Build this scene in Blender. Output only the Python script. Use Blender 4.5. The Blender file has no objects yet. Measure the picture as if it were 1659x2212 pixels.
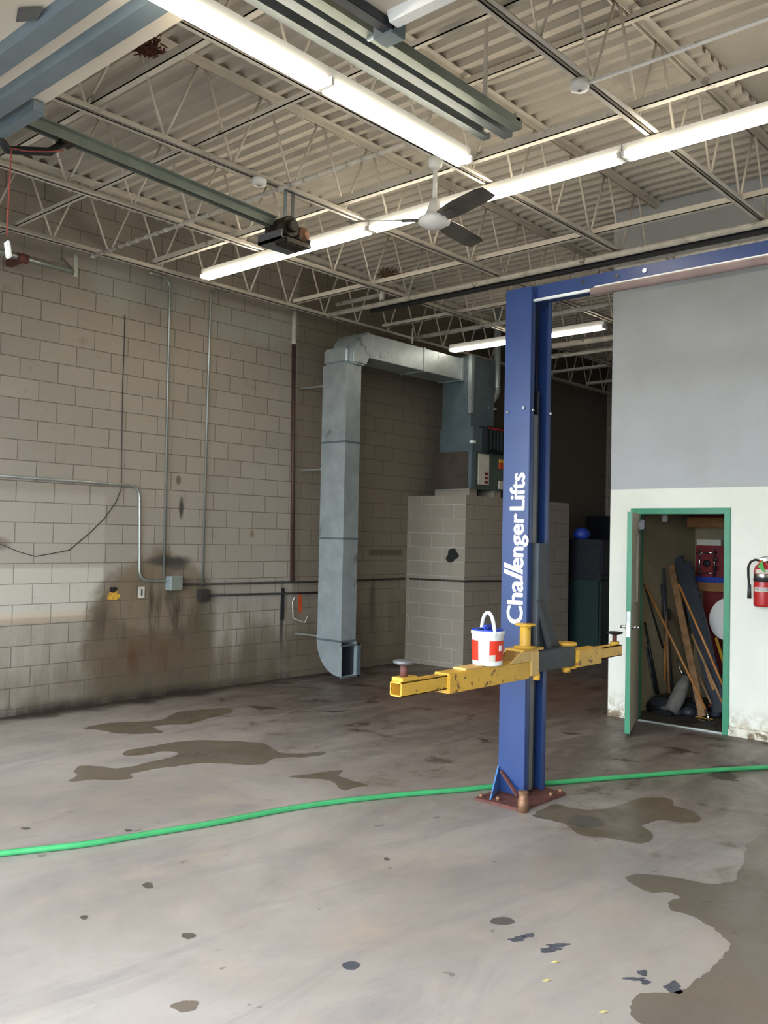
import bpy, bmesh, math, random
from mathutils import Vector, Matrix
random.seed(7)
scn = bpy.context.scene
COL = scn.collection
V = Vector
PI = math.pi

# ------------------------------------------------------------------ camera
FPX, W_, H_ = 1948.6, 1659.0, 2212.0
YAW, PIT, ROL = 0.727595, 0.027833, 0.020422
CAMP = V((0, 0, 1.82))
fw = V((math.cos(YAW)*math.cos(PIT), math.sin(YAW)*math.cos(PIT), math.sin(PIT)))
r0 = V((math.sin(YAW), -math.cos(YAW), 0)); u0 = r0.cross(fw)
rt = r0*math.cos(ROL)+u0*math.sin(ROL); up = u0*math.cos(ROL)-r0*math.sin(ROL)
cam = bpy.data.cameras.new('camera'); camo = bpy.data.objects.new('camera', cam); COL.objects.link(camo)
M = Matrix((rt, up, -fw)).transposed().to_4x4(); M.translation = CAMP
camo.matrix_world = M
cam.sensor_fit = 'HORIZONTAL'; cam.sensor_width = 36.0; cam.lens = 36.0*FPX/W_
cam.shift_x = (W_/2-830)/W_; cam.clip_start = 0.05; cam.clip_end = 200
scn.camera = camo

def on(x, y, ax, val):          # where the sight line through a measured point of the photo meets a real plane of the room
    d = fw*FPX+rt*(x-830)-up*(y-1106)
    return CAMP+d*((val-CAMP[ax])/d[ax])
def F(x, y): return on(x, y, 2, 0)

# ------------------------------------------------------------------ materials
def hexc(h):
    c = [int(h[i:i+2], 16)/255 for i in (0, 2, 4)]
    return tuple((v/12.92 if v <= 0.04045 else ((v+0.055)/1.055)**2.4) for v in c)+(1,)
class NT:
    def __init__(s, name):
        s.m = bpy.data.materials.new(name); s.m.use_nodes = True
        s.t = s.m.node_tree; s.n = s.t.nodes; s.l = s.t.links
        s.b = s.n['Principled BSDF']
        g = s.n.new('ShaderNodeNewGeometry'); s.pos = g.outputs['Position']; s.nor = g.outputs['Normal']
        sp = s.n.new('ShaderNodeSeparateXYZ'); s.l.new(s.pos, sp.inputs[0]); s.x, s.y, s.z = sp.outputs
    def val(s, v, sock):
        if isinstance(v, (int, float)): sock.default_value = v
        elif isinstance(v, tuple): sock.default_value = v
        else: s.l.new(v, sock)
    def math(s, op, a, b=0.0, clamp=False):
        n = s.n.new('ShaderNodeMath'); n.operation = op; n.use_clamp = clamp
        s.val(a, n.inputs[0]); s.val(b, n.inputs[1]); return n.outputs[0]
    def noise(s, scale, detail=4, rough=.55, vec=None, dist=0.0, col=False):
        n = s.n.new('ShaderNodeTexNoise'); n.inputs['Scale'].default_value = scale
        n.inputs['Detail'].default_value = detail; n.inputs['Roughness'].default_value = rough
        n.inputs['Distortion'].default_value = dist
        s.l.new(vec if vec else s.pos, n.inputs['Vector']); return n.outputs['Color' if col else 'Fac']
    def ramp(s, v, a, b, lo=0.0, hi=1.0):
        n = s.n.new('ShaderNodeMapRange'); n.interpolation_type = 'SMOOTHSTEP'
        s.val(v, n.inputs[0])
        for i, q in enumerate((a, b, lo, hi)): s.val(q, n.inputs[i+1])
        return n.outputs[0]
    def mix(s, f, a, b, mode='MIX'):
        n = s.n.new('ShaderNodeMix'); n.data_type = 'RGBA'; n.blend_type = mode
        s.val(f, n.inputs[0]); s.val(a, n.inputs[6]); s.val(b, n.inputs[7]); return n.outputs[2]
    def comb(s, x, y, z=0.0):
        n = s.n.new('ShaderNodeCombineXYZ'); s.val(x, n.inputs[0]); s.val(y, n.inputs[1]); s.val(z, n.inputs[2]); return n.outputs[0]
    def scale(s, sx, sy, sz):
        n = s.n.new('ShaderNodeVectorMath'); n.operation = 'MULTIPLY'; s.l.new(s.pos, n.inputs[0]); n.inputs[1].default_value = (sx, sy, sz); return n.outputs[0]
    def blob(s, u, v, cu, cv, ru, rv, soft=.35, warp=None, amt=.5):
        du = s.math('DIVIDE', s.math('SUBTRACT', u, cu), ru); dv = s.math('DIVIDE', s.math('SUBTRACT', v, cv), rv)
        d = s.math('SQRT', s.math('ADD', s.math('MULTIPLY', du, du), s.math('MULTIPLY', dv, dv)))
        if warp is not None: d = s.math('ADD', d, s.math('MULTIPLY', s.math('SUBTRACT', warp, .5), amt*2))
        return s.ramp(d, 1-soft, 1+soft, 1.0, 0.0)
    def bump(s, h, strength=.3, dist=.01):
        n = s.n.new('ShaderNodeBump'); n.inputs['Strength'].default_value = strength; n.inputs['Distance'].default_value = dist
        s.val(h, n.inputs['Height']); s.l.new(n.outputs[0], s.b.inputs['Normal'])
    def out(s, col, rough=.6, metal=0.0, spec=.5):
        s.val(col, s.b.inputs['Base Color']); s.val(rough, s.b.inputs['Roughness']); s.val(metal, s.b.inputs['Metallic'])
        s.b.inputs['Specular IOR Level'].default_value = spec
        return s.m
def paint(name, c, rough=.5, metal=0.0, vary=.12, scale=6, bump=.05, dirt=None, damt=.0, dscale=3, spec=.5):
    k = NT(name); c = hexc(c) if isinstance(c, str) else c
    nz = k.noise(scale)
    f = k.ramp(nz, .3, .7, 1-vary, 1+vary*.6)
    n = k.n.new('ShaderNodeVectorMath'); n.operation = 'SCALE'; n.inputs[0].default_value = c[:3]; k.l.new(f, n.inputs['Scale'])
    col = n.outputs[0]
    if dirt:
        dn = k.noise(dscale, 6, .65)
        col = k.mix(k.ramp(dn, .62-damt*.3, .72-damt*.3), col, hexc(dirt))
    if bump: k.bump(k.noise(scale*12, 3), bump, .004)
    return k.out(col, rough, metal, spec)
def emit(name, c, s):
    k = NT(name); k.out(c, .4); k.b.inputs['Emission Color'].default_value = c; k.b.inputs['Emission Strength'].default_value = s; return k.m

def cmu(name, axis, base='9d9488', wallstains=False, mortar='877e72', ou=0.0, oz=.065, dk=.5):
    k = NT(name); u = k.x if axis == 'x' else k.y
    uu = k.math('SUBTRACT', u, ou); zz = k.math('SUBTRACT', k.z, oz)
    wob = k.noise(9, 3)
    w = k.math('MULTIPLY', k.math('SUBTRACT', wob, .5), .008)
    b = k.n.new('ShaderNodeTexBrick'); k.l.new(k.comb(k.math('ADD', uu, w), k.math('ADD', zz, w)), b.inputs['Vector'])
    b.inputs['Scale'].default_value = 1; b.inputs['Brick Width'].default_value = .4; b.inputs['Row Height'].default_value = .2032
    b.inputs['Mortar Size'].default_value = .0055; b.inputs['Mortar Smooth'].default_value = .35
    c1 = hexc(base)
    b.inputs['Color1'].default_value = tuple(v*.94 for v in c1[:3])+(1,); b.inputs['Color2'].default_value = tuple(v*1.06 for v in c1[:3])+(1,)
    b.inputs['Mortar'].default_value = hexc(mortar)
    b.offset = .5; b.squash = 1
    big = k.noise(.9, 4); fine = k.noise(45, 4, .7)
    col = k.mix(k.ramp(big, .35, .7, 0, .35), b.outputs['Color'], hexc('948a7d'))
    col = k.mix(k.ramp(fine, .35, .75, 0, .16), col, hexc('5b5146'))
    if wallstains:
        warp = k.noise(2.6, 5, .6); st = k.noise(1, 5, .6, k.scale(5, 1, .9))
        X, Z = k.x, k.z
        def A(f, c, amt=1.0):
            nonlocal col
            col = k.mix(k.math('MULTIPLY', f, amt), col, hexc(c))
        # pale repainted patch low on the left, greyer paint smears up high
        pal = k.math('MULTIPLY', k.ramp(X, 5.16, 5.2, 1, 0), k.math('MULTIPLY', k.ramp(Z, .96, 1.0), k.ramp(Z, 2.15, 2.25, 1, 0)))
        A(pal, 'aea79b', .5)
        pal2 = k.math('MULTIPLY', k.ramp(X, 5.16, 5.2, 1, 0), k.math('MULTIPLY', k.ramp(Z, .93, .96), k.ramp(Z, 1.42, 1.46, 1, 0)))
        A(pal2, 'c4c0b3', .6)
        A(k.math('MULTIPLY', k.ramp(X, 5.0, 5.2, 1, 0), k.blob(X, Z, 4.5, .95, 2, .05, .5, warp, .2)), 'c2a98c', .35)
        for (cx, cz, rx, rz) in ((5.25, 4.45, .35, .22), (5.95, 4.5, .3, .2), (6.9, 4.35, .5, .2), (7.5, 4.4, .35, .2), (8.05, 4.05, .2, .3)):
            A(k.blob(X, Z, cx, cz, rx, rz, .5, warp, .6), 'a3a299', .7)
        # the big brown work-bench stain under the conduit box
        A(k.blob(X, Z, 5.8, .55, .78, 1.0, .15, warp, .35), '5c4f3b', .9)
        A(k.blob(X, Z, 5.9, 1.15, .68, .42, .12, warp, .25), '786b59', .85)
        A(k.math('MULTIPLY', k.blob(X, Z, 5.9, .5, .75, .8, .3, warp, .3), k.ramp(st, .45, .65)), '332a20', .9)
        A(k.blob(X, Z, 5.8, .42, .5, .2, .5, warp, .6), '553624', .8)
        A(k.blob(X, Z, 6.5, .55, .16, .7, .4, st, .4), '4c4633', .7)
        A(k.math('MULTIPLY', k.ramp(k.math('ADD', Z, k.math('MULTIPLY', warp, .5)), .5, 1.3, 1, 0), k.ramp(st, .35, .6)), '6e6252', .6)
        A(k.blob(X, Z, 6.0, 1.5, .3, .055, .5, warp, .7), '3c3a37', .85)
        A(k.blob(X, Z, 6.1, 1.45, .16, .07, .5, warp, .8), '3c3a37', .7)
        A(k.blob(X, Z, 6.15, 2.09, .035, .12, .4, warp, .9), '2c2a2a', .85)
        A(k.blob(X, Z, 6.1, 2.42, .03, .05, .5, warp, .6), '4a3a28', .7)
        # brown tide of dirt along the foot of the wall, streaks running down
        A(k.math('MULTIPLY', k.ramp(Z, .0, .62, 1, 0), k.ramp(warp, .25, .65, .35, 1)), '544a3a', .8)
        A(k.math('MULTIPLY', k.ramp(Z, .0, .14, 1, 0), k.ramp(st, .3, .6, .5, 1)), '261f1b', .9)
        A(k.math('MULTIPLY', k.math('MULTIPLY', k.ramp(X, 6.2, 6.9), k.ramp(Z, .75, 1.15, 1, 0)), k.ramp(st, .4, .6)), '6b5e49', .45)
        A(k.blob(X, Z, 7.35, .3, .35, .45, .3, warp, .5), '574c3b', .6)
        A(k.blob(X, Z, 7.72, .8, .03, .35, .5, warp, .5), '1d1b1b', .8)
        A(k.blob(X, Z, 7.98, .35, .3, .25, .5, warp, .5), '4f4638', .5)
        A(k.blob(X, Z, 9.42, .95, .06, .3, .5, warp, .6), '141313', .92)
        A(k.blob(X, Z, 9.3, .5, .25, .3, .5, warp, .6), '3c3730', .5)
        A(k.math('MULTIPLY', k.math('MULTIPLY', k.ramp(X, 9.3, 9.36), k.ramp(X, 10.0, 10.1, 1, 0)), k.blob(X, Z, 9.7, 1.6, 3, .045, .4, warp, .3)), '111010', .9)
        A(k.math('MULTIPLY', k.ramp(X, 7.86, 7.92), k.ramp(big, .2, .5, .6, 1)), '6f6454', .7)
        A(k.ramp(X, 11.0, 12.2), '5f584d', .75)  # dimness of the back passage mixed into the block colour
        A(k.blob(X, Z, 4.02, 1.68, .12, .06, .5, warp, .5), '6a5a50', .6)
        A(k.blob(X, Z, 7.2, 1.83, .03, .05, .5, warp, .5), '6a5a38', .7)
    col = k.mix(k.ramp(k.noise(3.2, 5, .7), .6, .78, 0, .3), col, hexc('64594b'))
    if dk: col = k.mix(k.math('MULTIPLY', b.outputs['Fac'], dk), col, hexc('544b40'))
    h = k.math('ADD', k.math('MULTIPLY', b.outputs['Fac'], -1.0), k.math('MULTIPLY', fine, .25))
    k.bump(h, .55, .008)
    return k.out(col, .82, 0, .25)

def concrete(name, wet=0.0, tint=None):
    k = NT(name)
    X, Y = k.x, k.y
    n1 = k.noise(.55, 5, .6, dist=.6); n2 = k.noise(2.3, 6, .65, dist=.4); n3 = k.noise(30, 4, .7); n4 = k.noise(1.3, 5, .7, k.scale(.5, 1.6, 1), 1.2)
    col = k.mix(k.ramp(n1, .3, .7), hexc('ada49d'), hexc('938981'))
    col = k.mix(k.ramp(n4, .42, .72, 0, .55), col, hexc('7f7a7b'))
    col = k.mix(k.ramp(n2, .5, .78, 0, .5), col, hexc('b39f8b'))
    col = k.mix(k.ramp(n3, .55, .8, 0, .25), col, hexc('6b635c'))
    # oil soaked, rusty older concrete away from the doors and by the block wall
    far = k.ramp(k.math('ADD', X, k.math('MULTIPLY', n2, 1.5)), 4.9, 8.0)
    col = k.mix(k.math('MULTIPLY', far, k.ramp(n4, .25, .6, .45, .95)), col, hexc('5c5049'))
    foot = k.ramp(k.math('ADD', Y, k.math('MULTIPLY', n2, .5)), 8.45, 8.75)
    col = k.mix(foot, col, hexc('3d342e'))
    col = k.mix(k.math('MULTIPLY', far, k.ramp(n2, .56, .66)), col, hexc('3a2c25'))
    rust = k.blob(X, Y, 9.2, 6.2, 1.6, 1.2, .6, n4, .6)
    col = k.mix(k.math('MULTIPLY', rust, .6), col, hexc('6b4633'))
    speck = k.ramp(k.noise(8, 2, .5), .71, .75)
    col = k.mix(k.math('MULTIPLY', speck, .5), col, hexc('4a423c'))
    if wet: col = k.mix(wet, col, hexc(tint or '5c4f40'))
    k.bump(k.math('ADD', k.math('MULTIPLY', n3, .5), n2), .12, .006)
    r = k.ramp(n2, .3, .75, .38, .62) if not wet else k.ramp(n2, .3, .75, .26, .5)
    return k.out(col, r, 0, .45)

MT = {}
def mk():
    m = MT
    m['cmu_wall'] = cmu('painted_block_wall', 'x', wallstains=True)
    m['cmu_y'] = cmu('block_wall_across', 'y', ou=7.52)
    m['cmu_encl_x'] = cmu('enclosure_block_front', 'x', base='998f81', mortar='8a8378', ou=10.15, dk=.35)
    m['cmu_encl_y'] = cmu('enclosure_block_side', 'y', base='989082', mortar='b5afa4', ou=7.52, dk=0)
    m['floor'] = concrete('stained_concrete')
    m['wet'] = concrete('wet_concrete', .74, '54452f')
    m['wetdark'] = concrete('oily_concrete', .8, '3e3731')
    m['deck'] = paint('ceiling_paint', 'bdb5a7', .7, vary=.12, scale=1.4, bump=.03, dirt='aaa295', damt=.1, dscale=1.2)
    m['joist'] = paint('joist_paint', 'cdc5b6', .5, vary=.1, scale=3, dirt='978b7b', damt=.05, dscale=7)
    k = NT('office_wall_paint')
    n = k.noise(1.5, 4); nf = k.noise(14, 5, .7)
    low = k.mix(k.ramp(n, .3, .7), hexc('e9e8dc'), hexc('dedfd4'))
    low = k.mix(k.math('MULTIPLY', k.ramp(k.z, 0, .35, 1, 0), k.ramp(nf, .4, .6)), low, hexc('b5a88f'))
    low = k.mix(k.math('MULTIPLY', k.ramp(k.z, .02, .1, 1, 0), k.ramp(nf, .45, .55)), low, hexc('7d6c56'))
    high = k.mix(k.ramp(n, .3, .7), hexc('b1b4b6'), hexc('a9abab'))
    hi = k.ramp(k.z, 2.366, 2.372)
    k.bump(k.math('ADD', k.noise(90, 2), k.math('MULTIPLY', k.ramp(k.z, 2.36, 2.37), k.ramp(k.z, 2.372, 2.382, 1, 0))), .08, .004)
    m['office'] = k.out(k.mix(hi, low, high), .6, 0, .35)
    m['base_peel'] = paint('peeling_skirting', 'd9d3c0', .7, vary=.25, scale=12, dirt='7a6a52', damt=.35, dscale=9, bump=.5)
    m['closet'] = paint('closet_paint', 'a09373', .7, vary=.08)
    m['closet_floor'] = paint('closet_floor', '4a4434', .7, vary=.3, dirt='25211c', damt=.4)
    m['green'] = paint('green_gloss_paint', '2f8560', .35, vary=.08)
    m['leaf'] = paint('door_leaf_paint', 'b3aa98', .45, vary=.06)
    m['blue'] = paint('blue_lift_paint', '293f70', .32, vary=.08, scale=4, bump=.03, spec=.6)
    m['bluein'] = paint('blue_channel_paint', '1d3c78', .35, vary=.1)
    m['gussetblue'] = paint('pale_blue_paint', '4f7fb5', .45, vary=.12, dirt='5c3a30', damt=.15, dscale=14)
    m['yellow'] = paint('chipped_yellow_paint', 'd9a93c', .42, vary=.14, scale=5, dirt='4a2f20', damt=.16, dscale=16)
    m['yellowlt'] = paint('pale_yellow_paint', 'd4b06a', .5, vary=.1, dirt='5a4028', damt=.05, dscale=12)
    m['rust'] = paint('rusty_steel', '6a4038', .75, .2, vary=.3, scale=20, bump=.3)
    m['rustlt'] = paint('rusty_bolt', '8f6a50', .6, .5, vary=.3, scale=25)
    m['black'] = paint('black_steel', '1d1f22', .45, .2, vary=.2)
    m['blackrub'] = paint('black_rubber', '181818', .7, vary=.2)
    m['dgrey'] = paint('dark_grey_steel', '3c4044', .5, .3, vary=.15)
    m['grey'] = paint('grey_steel', '6f7072', .45, .5, vary=.15)
    m['galv'] = paint('galvanised_sheet', 'aeb8ba', .42, .55, vary=.14, scale=5, dirt='7f8583', damt=.1, dscale=3)
    m['galvd'] = paint('dull_galvanised_sheet', '66757a', .5, .4, vary=.14, scale=5)
    m['track'] = paint('track_steel', '6a7070', .55, .2, vary=.15)
    m['trackg'] = paint('greenish_track_steel', '7c847a', .5, .4, vary=.12)
    m['conduit'] = paint('conduit_steel', 'a9afa8', .35, .7, vary=.1)
    m['conduitd'] = paint('dark_conduit', '3b3833', .6, .3, vary=.25)
    m['chrome'] = paint('chrome', 'd8d8d8', .15, 1.0, vary=.03, bump=0)
    m['brownpipe'] = paint('brown_pipe', '4a342e', .6, .2, vary=.25)
    m['white'] = paint('white_enamel', 'e6e4dc', .4, vary=.04)
    m['whitepl'] = paint('white_plastic', 'eeeeea', .35, vary=.03)
    m['insul'] = paint('pipe_insulation', 'c3bdb0', .8, vary=.2, scale=9, dirt='6f675b', damt=.15, dscale=10, bump=.4)
    m['doorpan'] = paint('garage_door_panel', 'cfc6b5', .5, vary=.05, scale=2)
    m['doorrib'] = paint('garage_door_rib', '76838a', .4, .3, vary=.12, scale=3)
    m['hose'] = paint('green_hose', '3f9d60', .45, vary=.1, scale=8)
    m['bpail'] = m['whitepl']
    m['blid'] = paint('blue_lid', '1d3fae', .4, vary=.05)
    m['redlab'] = paint('red_label', 'd8351c', .5, vary=.05)
    m['letter'] = paint('white_lettering', 'f2f2f2', .5, vary=.02)
    m['wood'] = paint('weathered_wood', '8a6846', .7, vary=.3, scale=12, bump=.2)
    m['woodor'] = paint('varnished_handle', 'a8703a', .45, vary=.2, scale=14)
    m['woodshelf'] = paint('shelf_lumber', '9c6c3e', .65, vary=.2, scale=8)
    m['slate'] = paint('dark_slate_plastic', '2b3038', .55, vary=.2)
    m['felt'] = paint('grey_fabric', '74716b', .9, vary=.2, scale=20, bump=.5)
    m['red'] = paint('red_enamel', 'b32a2a', .3, vary=.06)
    m['darkred'] = paint('dark_red_paint', '7b1d22', .5, vary=.15)
    m['blueob'] = paint('blue_plastic', '253f9a', .5, vary=.1)
    m['orange'] = paint('orange_red_plastic', 'c8502a', .5, vary=.1)
    m['straw'] = paint('broom_straw', 'a69a72', .9, vary=.3, scale=30, bump=.6)
    m['brownpan'] = paint('brown_filter_panel', '463a32', .7, vary=.2, scale=6)
    m['furngreen'] = paint('furnace_green', '4c5850', .5, vary=.1)
    m['teal'] = paint('dark_teal_plastic', '0a2624', .5, vary=.15)
    m['navy'] = paint('navy_plastic', '0d1120', .5, vary=.15)
    m['cord'] = paint('red_cord', 'a04038', .7)
    m['paper'] = paint('paper_label', 'c9c3b4', .7, vary=.05)
    m['barpad'] = paint('brown_foam_pad', '8c7770', .8, vary=.12)
    m['greydark'] = paint('tyre_mark', '4c4d55', .7, vary=.3, scale=20)
    m['nest'] = paint('nest_twigs', '5f4c33', .9, vary=.5, scale=40, bump=.5)
    m['nestred'] = paint('dry_red_leaves', '5a2f24', .9, vary=.5, scale=40, bump=.5)
    m['yelleaf'] = paint('dry_yellow_leaf', 'c9bd7a', .8)
    m['glass'] = paint('frosted_wired_glass', 'aab2a6', .25, vary=.05, bump=.02)
    m['tube'] = emit('lit_fluorescent_tube', (1, .91, .74, 1), 22)
    m['tubedim'] = emit('old_fluorescent_tube', (1, .92, .78, 1), 9)
    m['asphalt'] = paint('driveway_asphalt', '5e5c58', .9, vary=.1)
    m['grease'] = paint('greasy_motor', '332b20', .5, .4, vary=.5, scale=18, bump=.6)
    m['fanblade'] = paint('dusty_fan_blade', '6a645c', .4, .3, vary=.4, scale=4)
    m['greytag'] = paint('green_tag', '3f9a3a', .5)
mk()

# ------------------------------------------------------------------ mesh building
ORG = {}
class MB:
    def __init__(s): s.bm = bmesh.new()
    def box(s, a, b):
        x0, y0, z0 = (min(a[i], b[i]) for i in range(3)); x1, y1, z1 = (max(a[i], b[i]) for i in range(3))
        v = [s.bm.verts.new(p) for p in ((x0,y0,z0),(x1,y0,z0),(x1,y1,z0),(x0,y1,z0),(x0,y0,z1),(x1,y0,z1),(x1,y1,z1),(x0,y1,z1))]
        for f in ((3,2,1,0),(4,5,6,7),(0,1,5,4),(1,2,6,5),(2,3,7,6),(3,0,4,7)): s.bm.faces.new([v[i] for i in f])
        return s
    def frame(s, d, hint=None):
        d = V(d).normalized(); h = V(hint) if hint else (V((0,0,1)) if abs(d.z) < .95 else V((1,0,0)))
        a = h.cross(d).normalized(); b = d.cross(a).normalized(); return a, b
    def bar(s, p0, p1, w, h, hint=None):
        p0, p1 = V(p0), V(p1); a, b = s.frame(p1-p0, hint)
        return s.prism([(-w/2,-h/2),(w/2,-h/2),(w/2,h/2),(-w/2,h/2)], p0, p1, a, b)
    def prism(s, prof, p0, p1, a=None, b=None, hint=None):
        p0, p1 = V(p0), V(p1)
        if a is None: a, b = s.frame(p1-p0, hint)
        r0_ = [s.bm.verts.new(p0+a*x+b*y) for x, y in prof]; r1_ = [s.bm.verts.new(p1+a*x+b*y) for x, y in prof]
        n = len(prof)
        for i in range(n): s.bm.faces.new((r0_[i], r0_[(i+1)%n], r1_[(i+1)%n], r1_[i]))
        s.bm.faces.new(r0_[::-1]); s.bm.faces.new(r1_); return s
    def cyl(s, p0, p1, r, r2=None, n=16):
        r2 = r if r2 is None else r2; p0, p1 = V(p0), V(p1); a, b = s.frame(p1-p0)
        A = [s.bm.verts.new(p0+(a*math.cos(t)+b*math.sin(t))*r) for t in (2*PI*i/n for i in range(n))]
        B = [s.bm.verts.new(p1+(a*math.cos(t)+b*math.sin(t))*r2) for t in (2*PI*i/n for i in range(n))]
        for i in range(n):
            f = s.bm.faces.new((A[i], A[(i+1)%n], B[(i+1)%n], B[i])); f.smooth = True
        s.bm.faces.new(A[::-1]); s.bm.faces.new(B); return s
    def tube(s, pts, r, n=10, rs=None):
        pts = [V(p) for p in pts]; rings = []; a = None
        for i, p in enumerate(pts):
            d = (pts[min(i+1, len(pts)-1)]-pts[max(i-1, 0)]).normalized()
            if a is None: a, b = s.frame(d)
            else:
                a = (a-d*a.dot(d)).normalized()
            b = d.cross(a); rr = rs[i] if rs else r
            rings.append([s.bm.verts.new(p+(a*math.cos(2*PI*k/n)+b*math.sin(2*PI*k/n))*rr) for k in range(n)])
        for A, B in zip(rings, rings[1:]):
            for k in range(n):
                f = s.bm.faces.new((A[k], A[(k+1)%n], B[(k+1)%n], B[k])); f.smooth = True
        s.bm.faces.new(rings[0][::-1]); s.bm.faces.new(rings[-1]); return s
    def lathe(s, prof, o, axis=(0,0,1), n=28):
        o = V(o); ax = V(axis).normalized(); a, b = s.frame(ax); rings = []
        for r, h in prof:
            rings.append([s.bm.verts.new(o+ax*h+(a*math.cos(2*PI*k/n)+b*math.sin(2*PI*k/n))*max(r, 1e-4)) for k in range(n)])
        for A, B in zip(rings, rings[1:]):
            for k in range(n):
                f = s.bm.faces.new((A[k], A[(k+1)%n], B[(k+1)%n], B[k])); f.smooth = True
        s.bm.faces.new(rings[0][::-1]); s.bm.faces.new(rings[-1]); return s
    def poly(s, pts, off):                      # flat outline given thickness along off
        n = len(pts); A = [s.bm.verts.new(V(p)) for p in pts]; B = [s.bm.verts.new(V(p)+V(off)) for p in pts]
        for i in range(n): s.bm.faces.new((A[i], A[(i+1)%n], B[(i+1)%n], B[i]))
        s.bm.faces.new(A[::-1]); s.bm.faces.new(B); return s
    def build(s, name, mat, parent=None, bevel=0.0, seg=2):
        bm = s.bm
        bmesh.ops.recalc_face_normals(bm, faces=bm.faces)
        if bevel:
            es = [e for e in bm.edges if len(e.link_faces) == 2 and e.calc_face_angle(0) > .6]
            bmesh.ops.bevel(bm, geom=es, offset=bevel, segments=seg, affect='EDGES', clamp_overlap=True)
        org = ORG.get(parent.name, V((0,0,0))) if parent else None
        if parent is None:
            mn = V((min(v.co[i] for v in bm.verts) for i in range(3))); mx = V((max(v.co[i] for v in bm.verts) for i in range(3)))
            org = V(((mn.x+mx.x)/2, (mn.y+mx.y)/2, mn.z)); 
        bmesh.ops.translate(bm, verts=bm.verts, vec=-org)
        me = bpy.data.meshes.new(name); bm.to_mesh(me); bm.free()
        me.materials.append(MT[mat] if isinstance(mat, str) else mat)
        o = bpy.data.objects.new(name, me); COL.objects.link(o)
        if parent: o.parent = parent
        else: o.location = org
        ORG[o.name] = org.copy(); return o
def tag(o, label=None, cat=None, group=None, kind=None):
    if label: o['label'] = label
    if cat: o['category'] = cat
    if group: o['group'] = group
    if kind: o['kind'] = kind
    return o
def thing(name, label, cat, loc, group=None):
    o = bpy.data.objects.new(name, None); o.empty_display_size = .1; COL.objects.link(o); o.location = loc
    ORG[o.name] = V(loc); return tag(o, label, cat, group)
def struct(name, mb, mat, label=None, parent=None, bevel=0):
    o = mb.build(name, mat, parent, bevel)
    if not parent: tag(o, label or name.replace('_', ' '), name.split('_')[0], kind='structure')
    return o
def copy_tree(o, loc=None, parent=None):
    c = o.copy(); COL.objects.link(c)
    if parent: c.parent = parent
    if loc is not None: c.location = loc
    for ch in list(o.children): copy_tree(ch, None, c)
    return c
def arc(c, r, a0, a1, ux, uy, n=6):
    return [V(c)+V(ux)*r*math.cos(a0+(a1-a0)*i/n)+V(uy)*r*math.sin(a0+(a1-a0)*i/n) for i in range(n+1)]
def rounded(pts, r, n=6):                       # polyline with rounded corners, as bent conduit is
    pts = [V(p) for p in pts]; out = [pts[0]]
    for a, b, c in zip(pts, pts[1:], pts[2:]):
        d1 = (a-b).normalized(); d2 = (c-b).normalized(); k = min(r, (a-b).length*.45, (c-b).length*.45)
        s_, e_ = b+d1*k, b+d2*k
        for i in range(n+1):
            t = i/n; out.append(s_.lerp(b, t).lerp(b.lerp(e_, t), t))
    out.append(pts[-1]); return out

YW, XR = 8.58, 8.68
XF, XB, YN, ZC = -1.3, 16.2, -6.0, 5.30

# ------------------------------------------------------------------ setting
struct('floor', MB().box((XF-.3, YN-.3, -.15), (XB+.3, YW+.3, 0)), 'floor', 'stained grey concrete shop floor')
struct('ground', MB().box((-60, -60, -.3), (XF-.3, 60, -.02)), 'asphalt', 'pale driveway outside the open garage doors')
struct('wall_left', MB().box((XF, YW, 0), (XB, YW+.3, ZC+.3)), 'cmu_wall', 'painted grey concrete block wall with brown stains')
wb = struct('wall_back', MB().box((XB, 4.4, 0), (XB+.3, YW+.3, ZC+.3)), 'cmu_y', 'dark block end wall of the back passage')
# right wall with the closet doorway
m = MB(); T = .14; DY0, DY1, DZ = 3.31, 4.26, 2.12
m.box((XR, DY1, 0), (XR+T, 4.54, ZC+.1)); m.box((XR, DY0, DZ), (XR+T, DY1, ZC+.1)); m.box((XR, YN, 0), (XR+T, DY0, ZC+.1))
struct('wall_right', m, 'office', 'office wall, cream paint below and grey paint above')
struct('wall_office', MB().box((XR+T, 4.42, 0), (XB, 4.54, ZC+.1)), 'office', 'side wall of the office along the back passage')
struct('wall_near', MB().box((XF, YN-.3, 0), (XR+T, YN, ZC+.3)), 'office', 'far side wall behind the viewer')
# front wall with the two open garage doorways
m = MB(); D1 = (3.2, 7.6); D2 = (-1.9, 2.8); DH = 3.9
m.box((XF-.3, YN-.3, 0), (XF, D2[0], ZC+.3)); m.box((XF-.3, D2[0], DH), (XF, D2[1], ZC+.3)); m.box((XF-.3, D2[1], 0), (XF, D1[0], ZC+.3))
m.box((XF-.3, D1[0], DH), (XF, D1[1], ZC+.3)); m.box((XF-.3, D1[1], 0), (XF, YW+.3, ZC+.3))
struct('wall_front', m, 'cmu_y', 'front block wall with two garage door openings')
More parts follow.
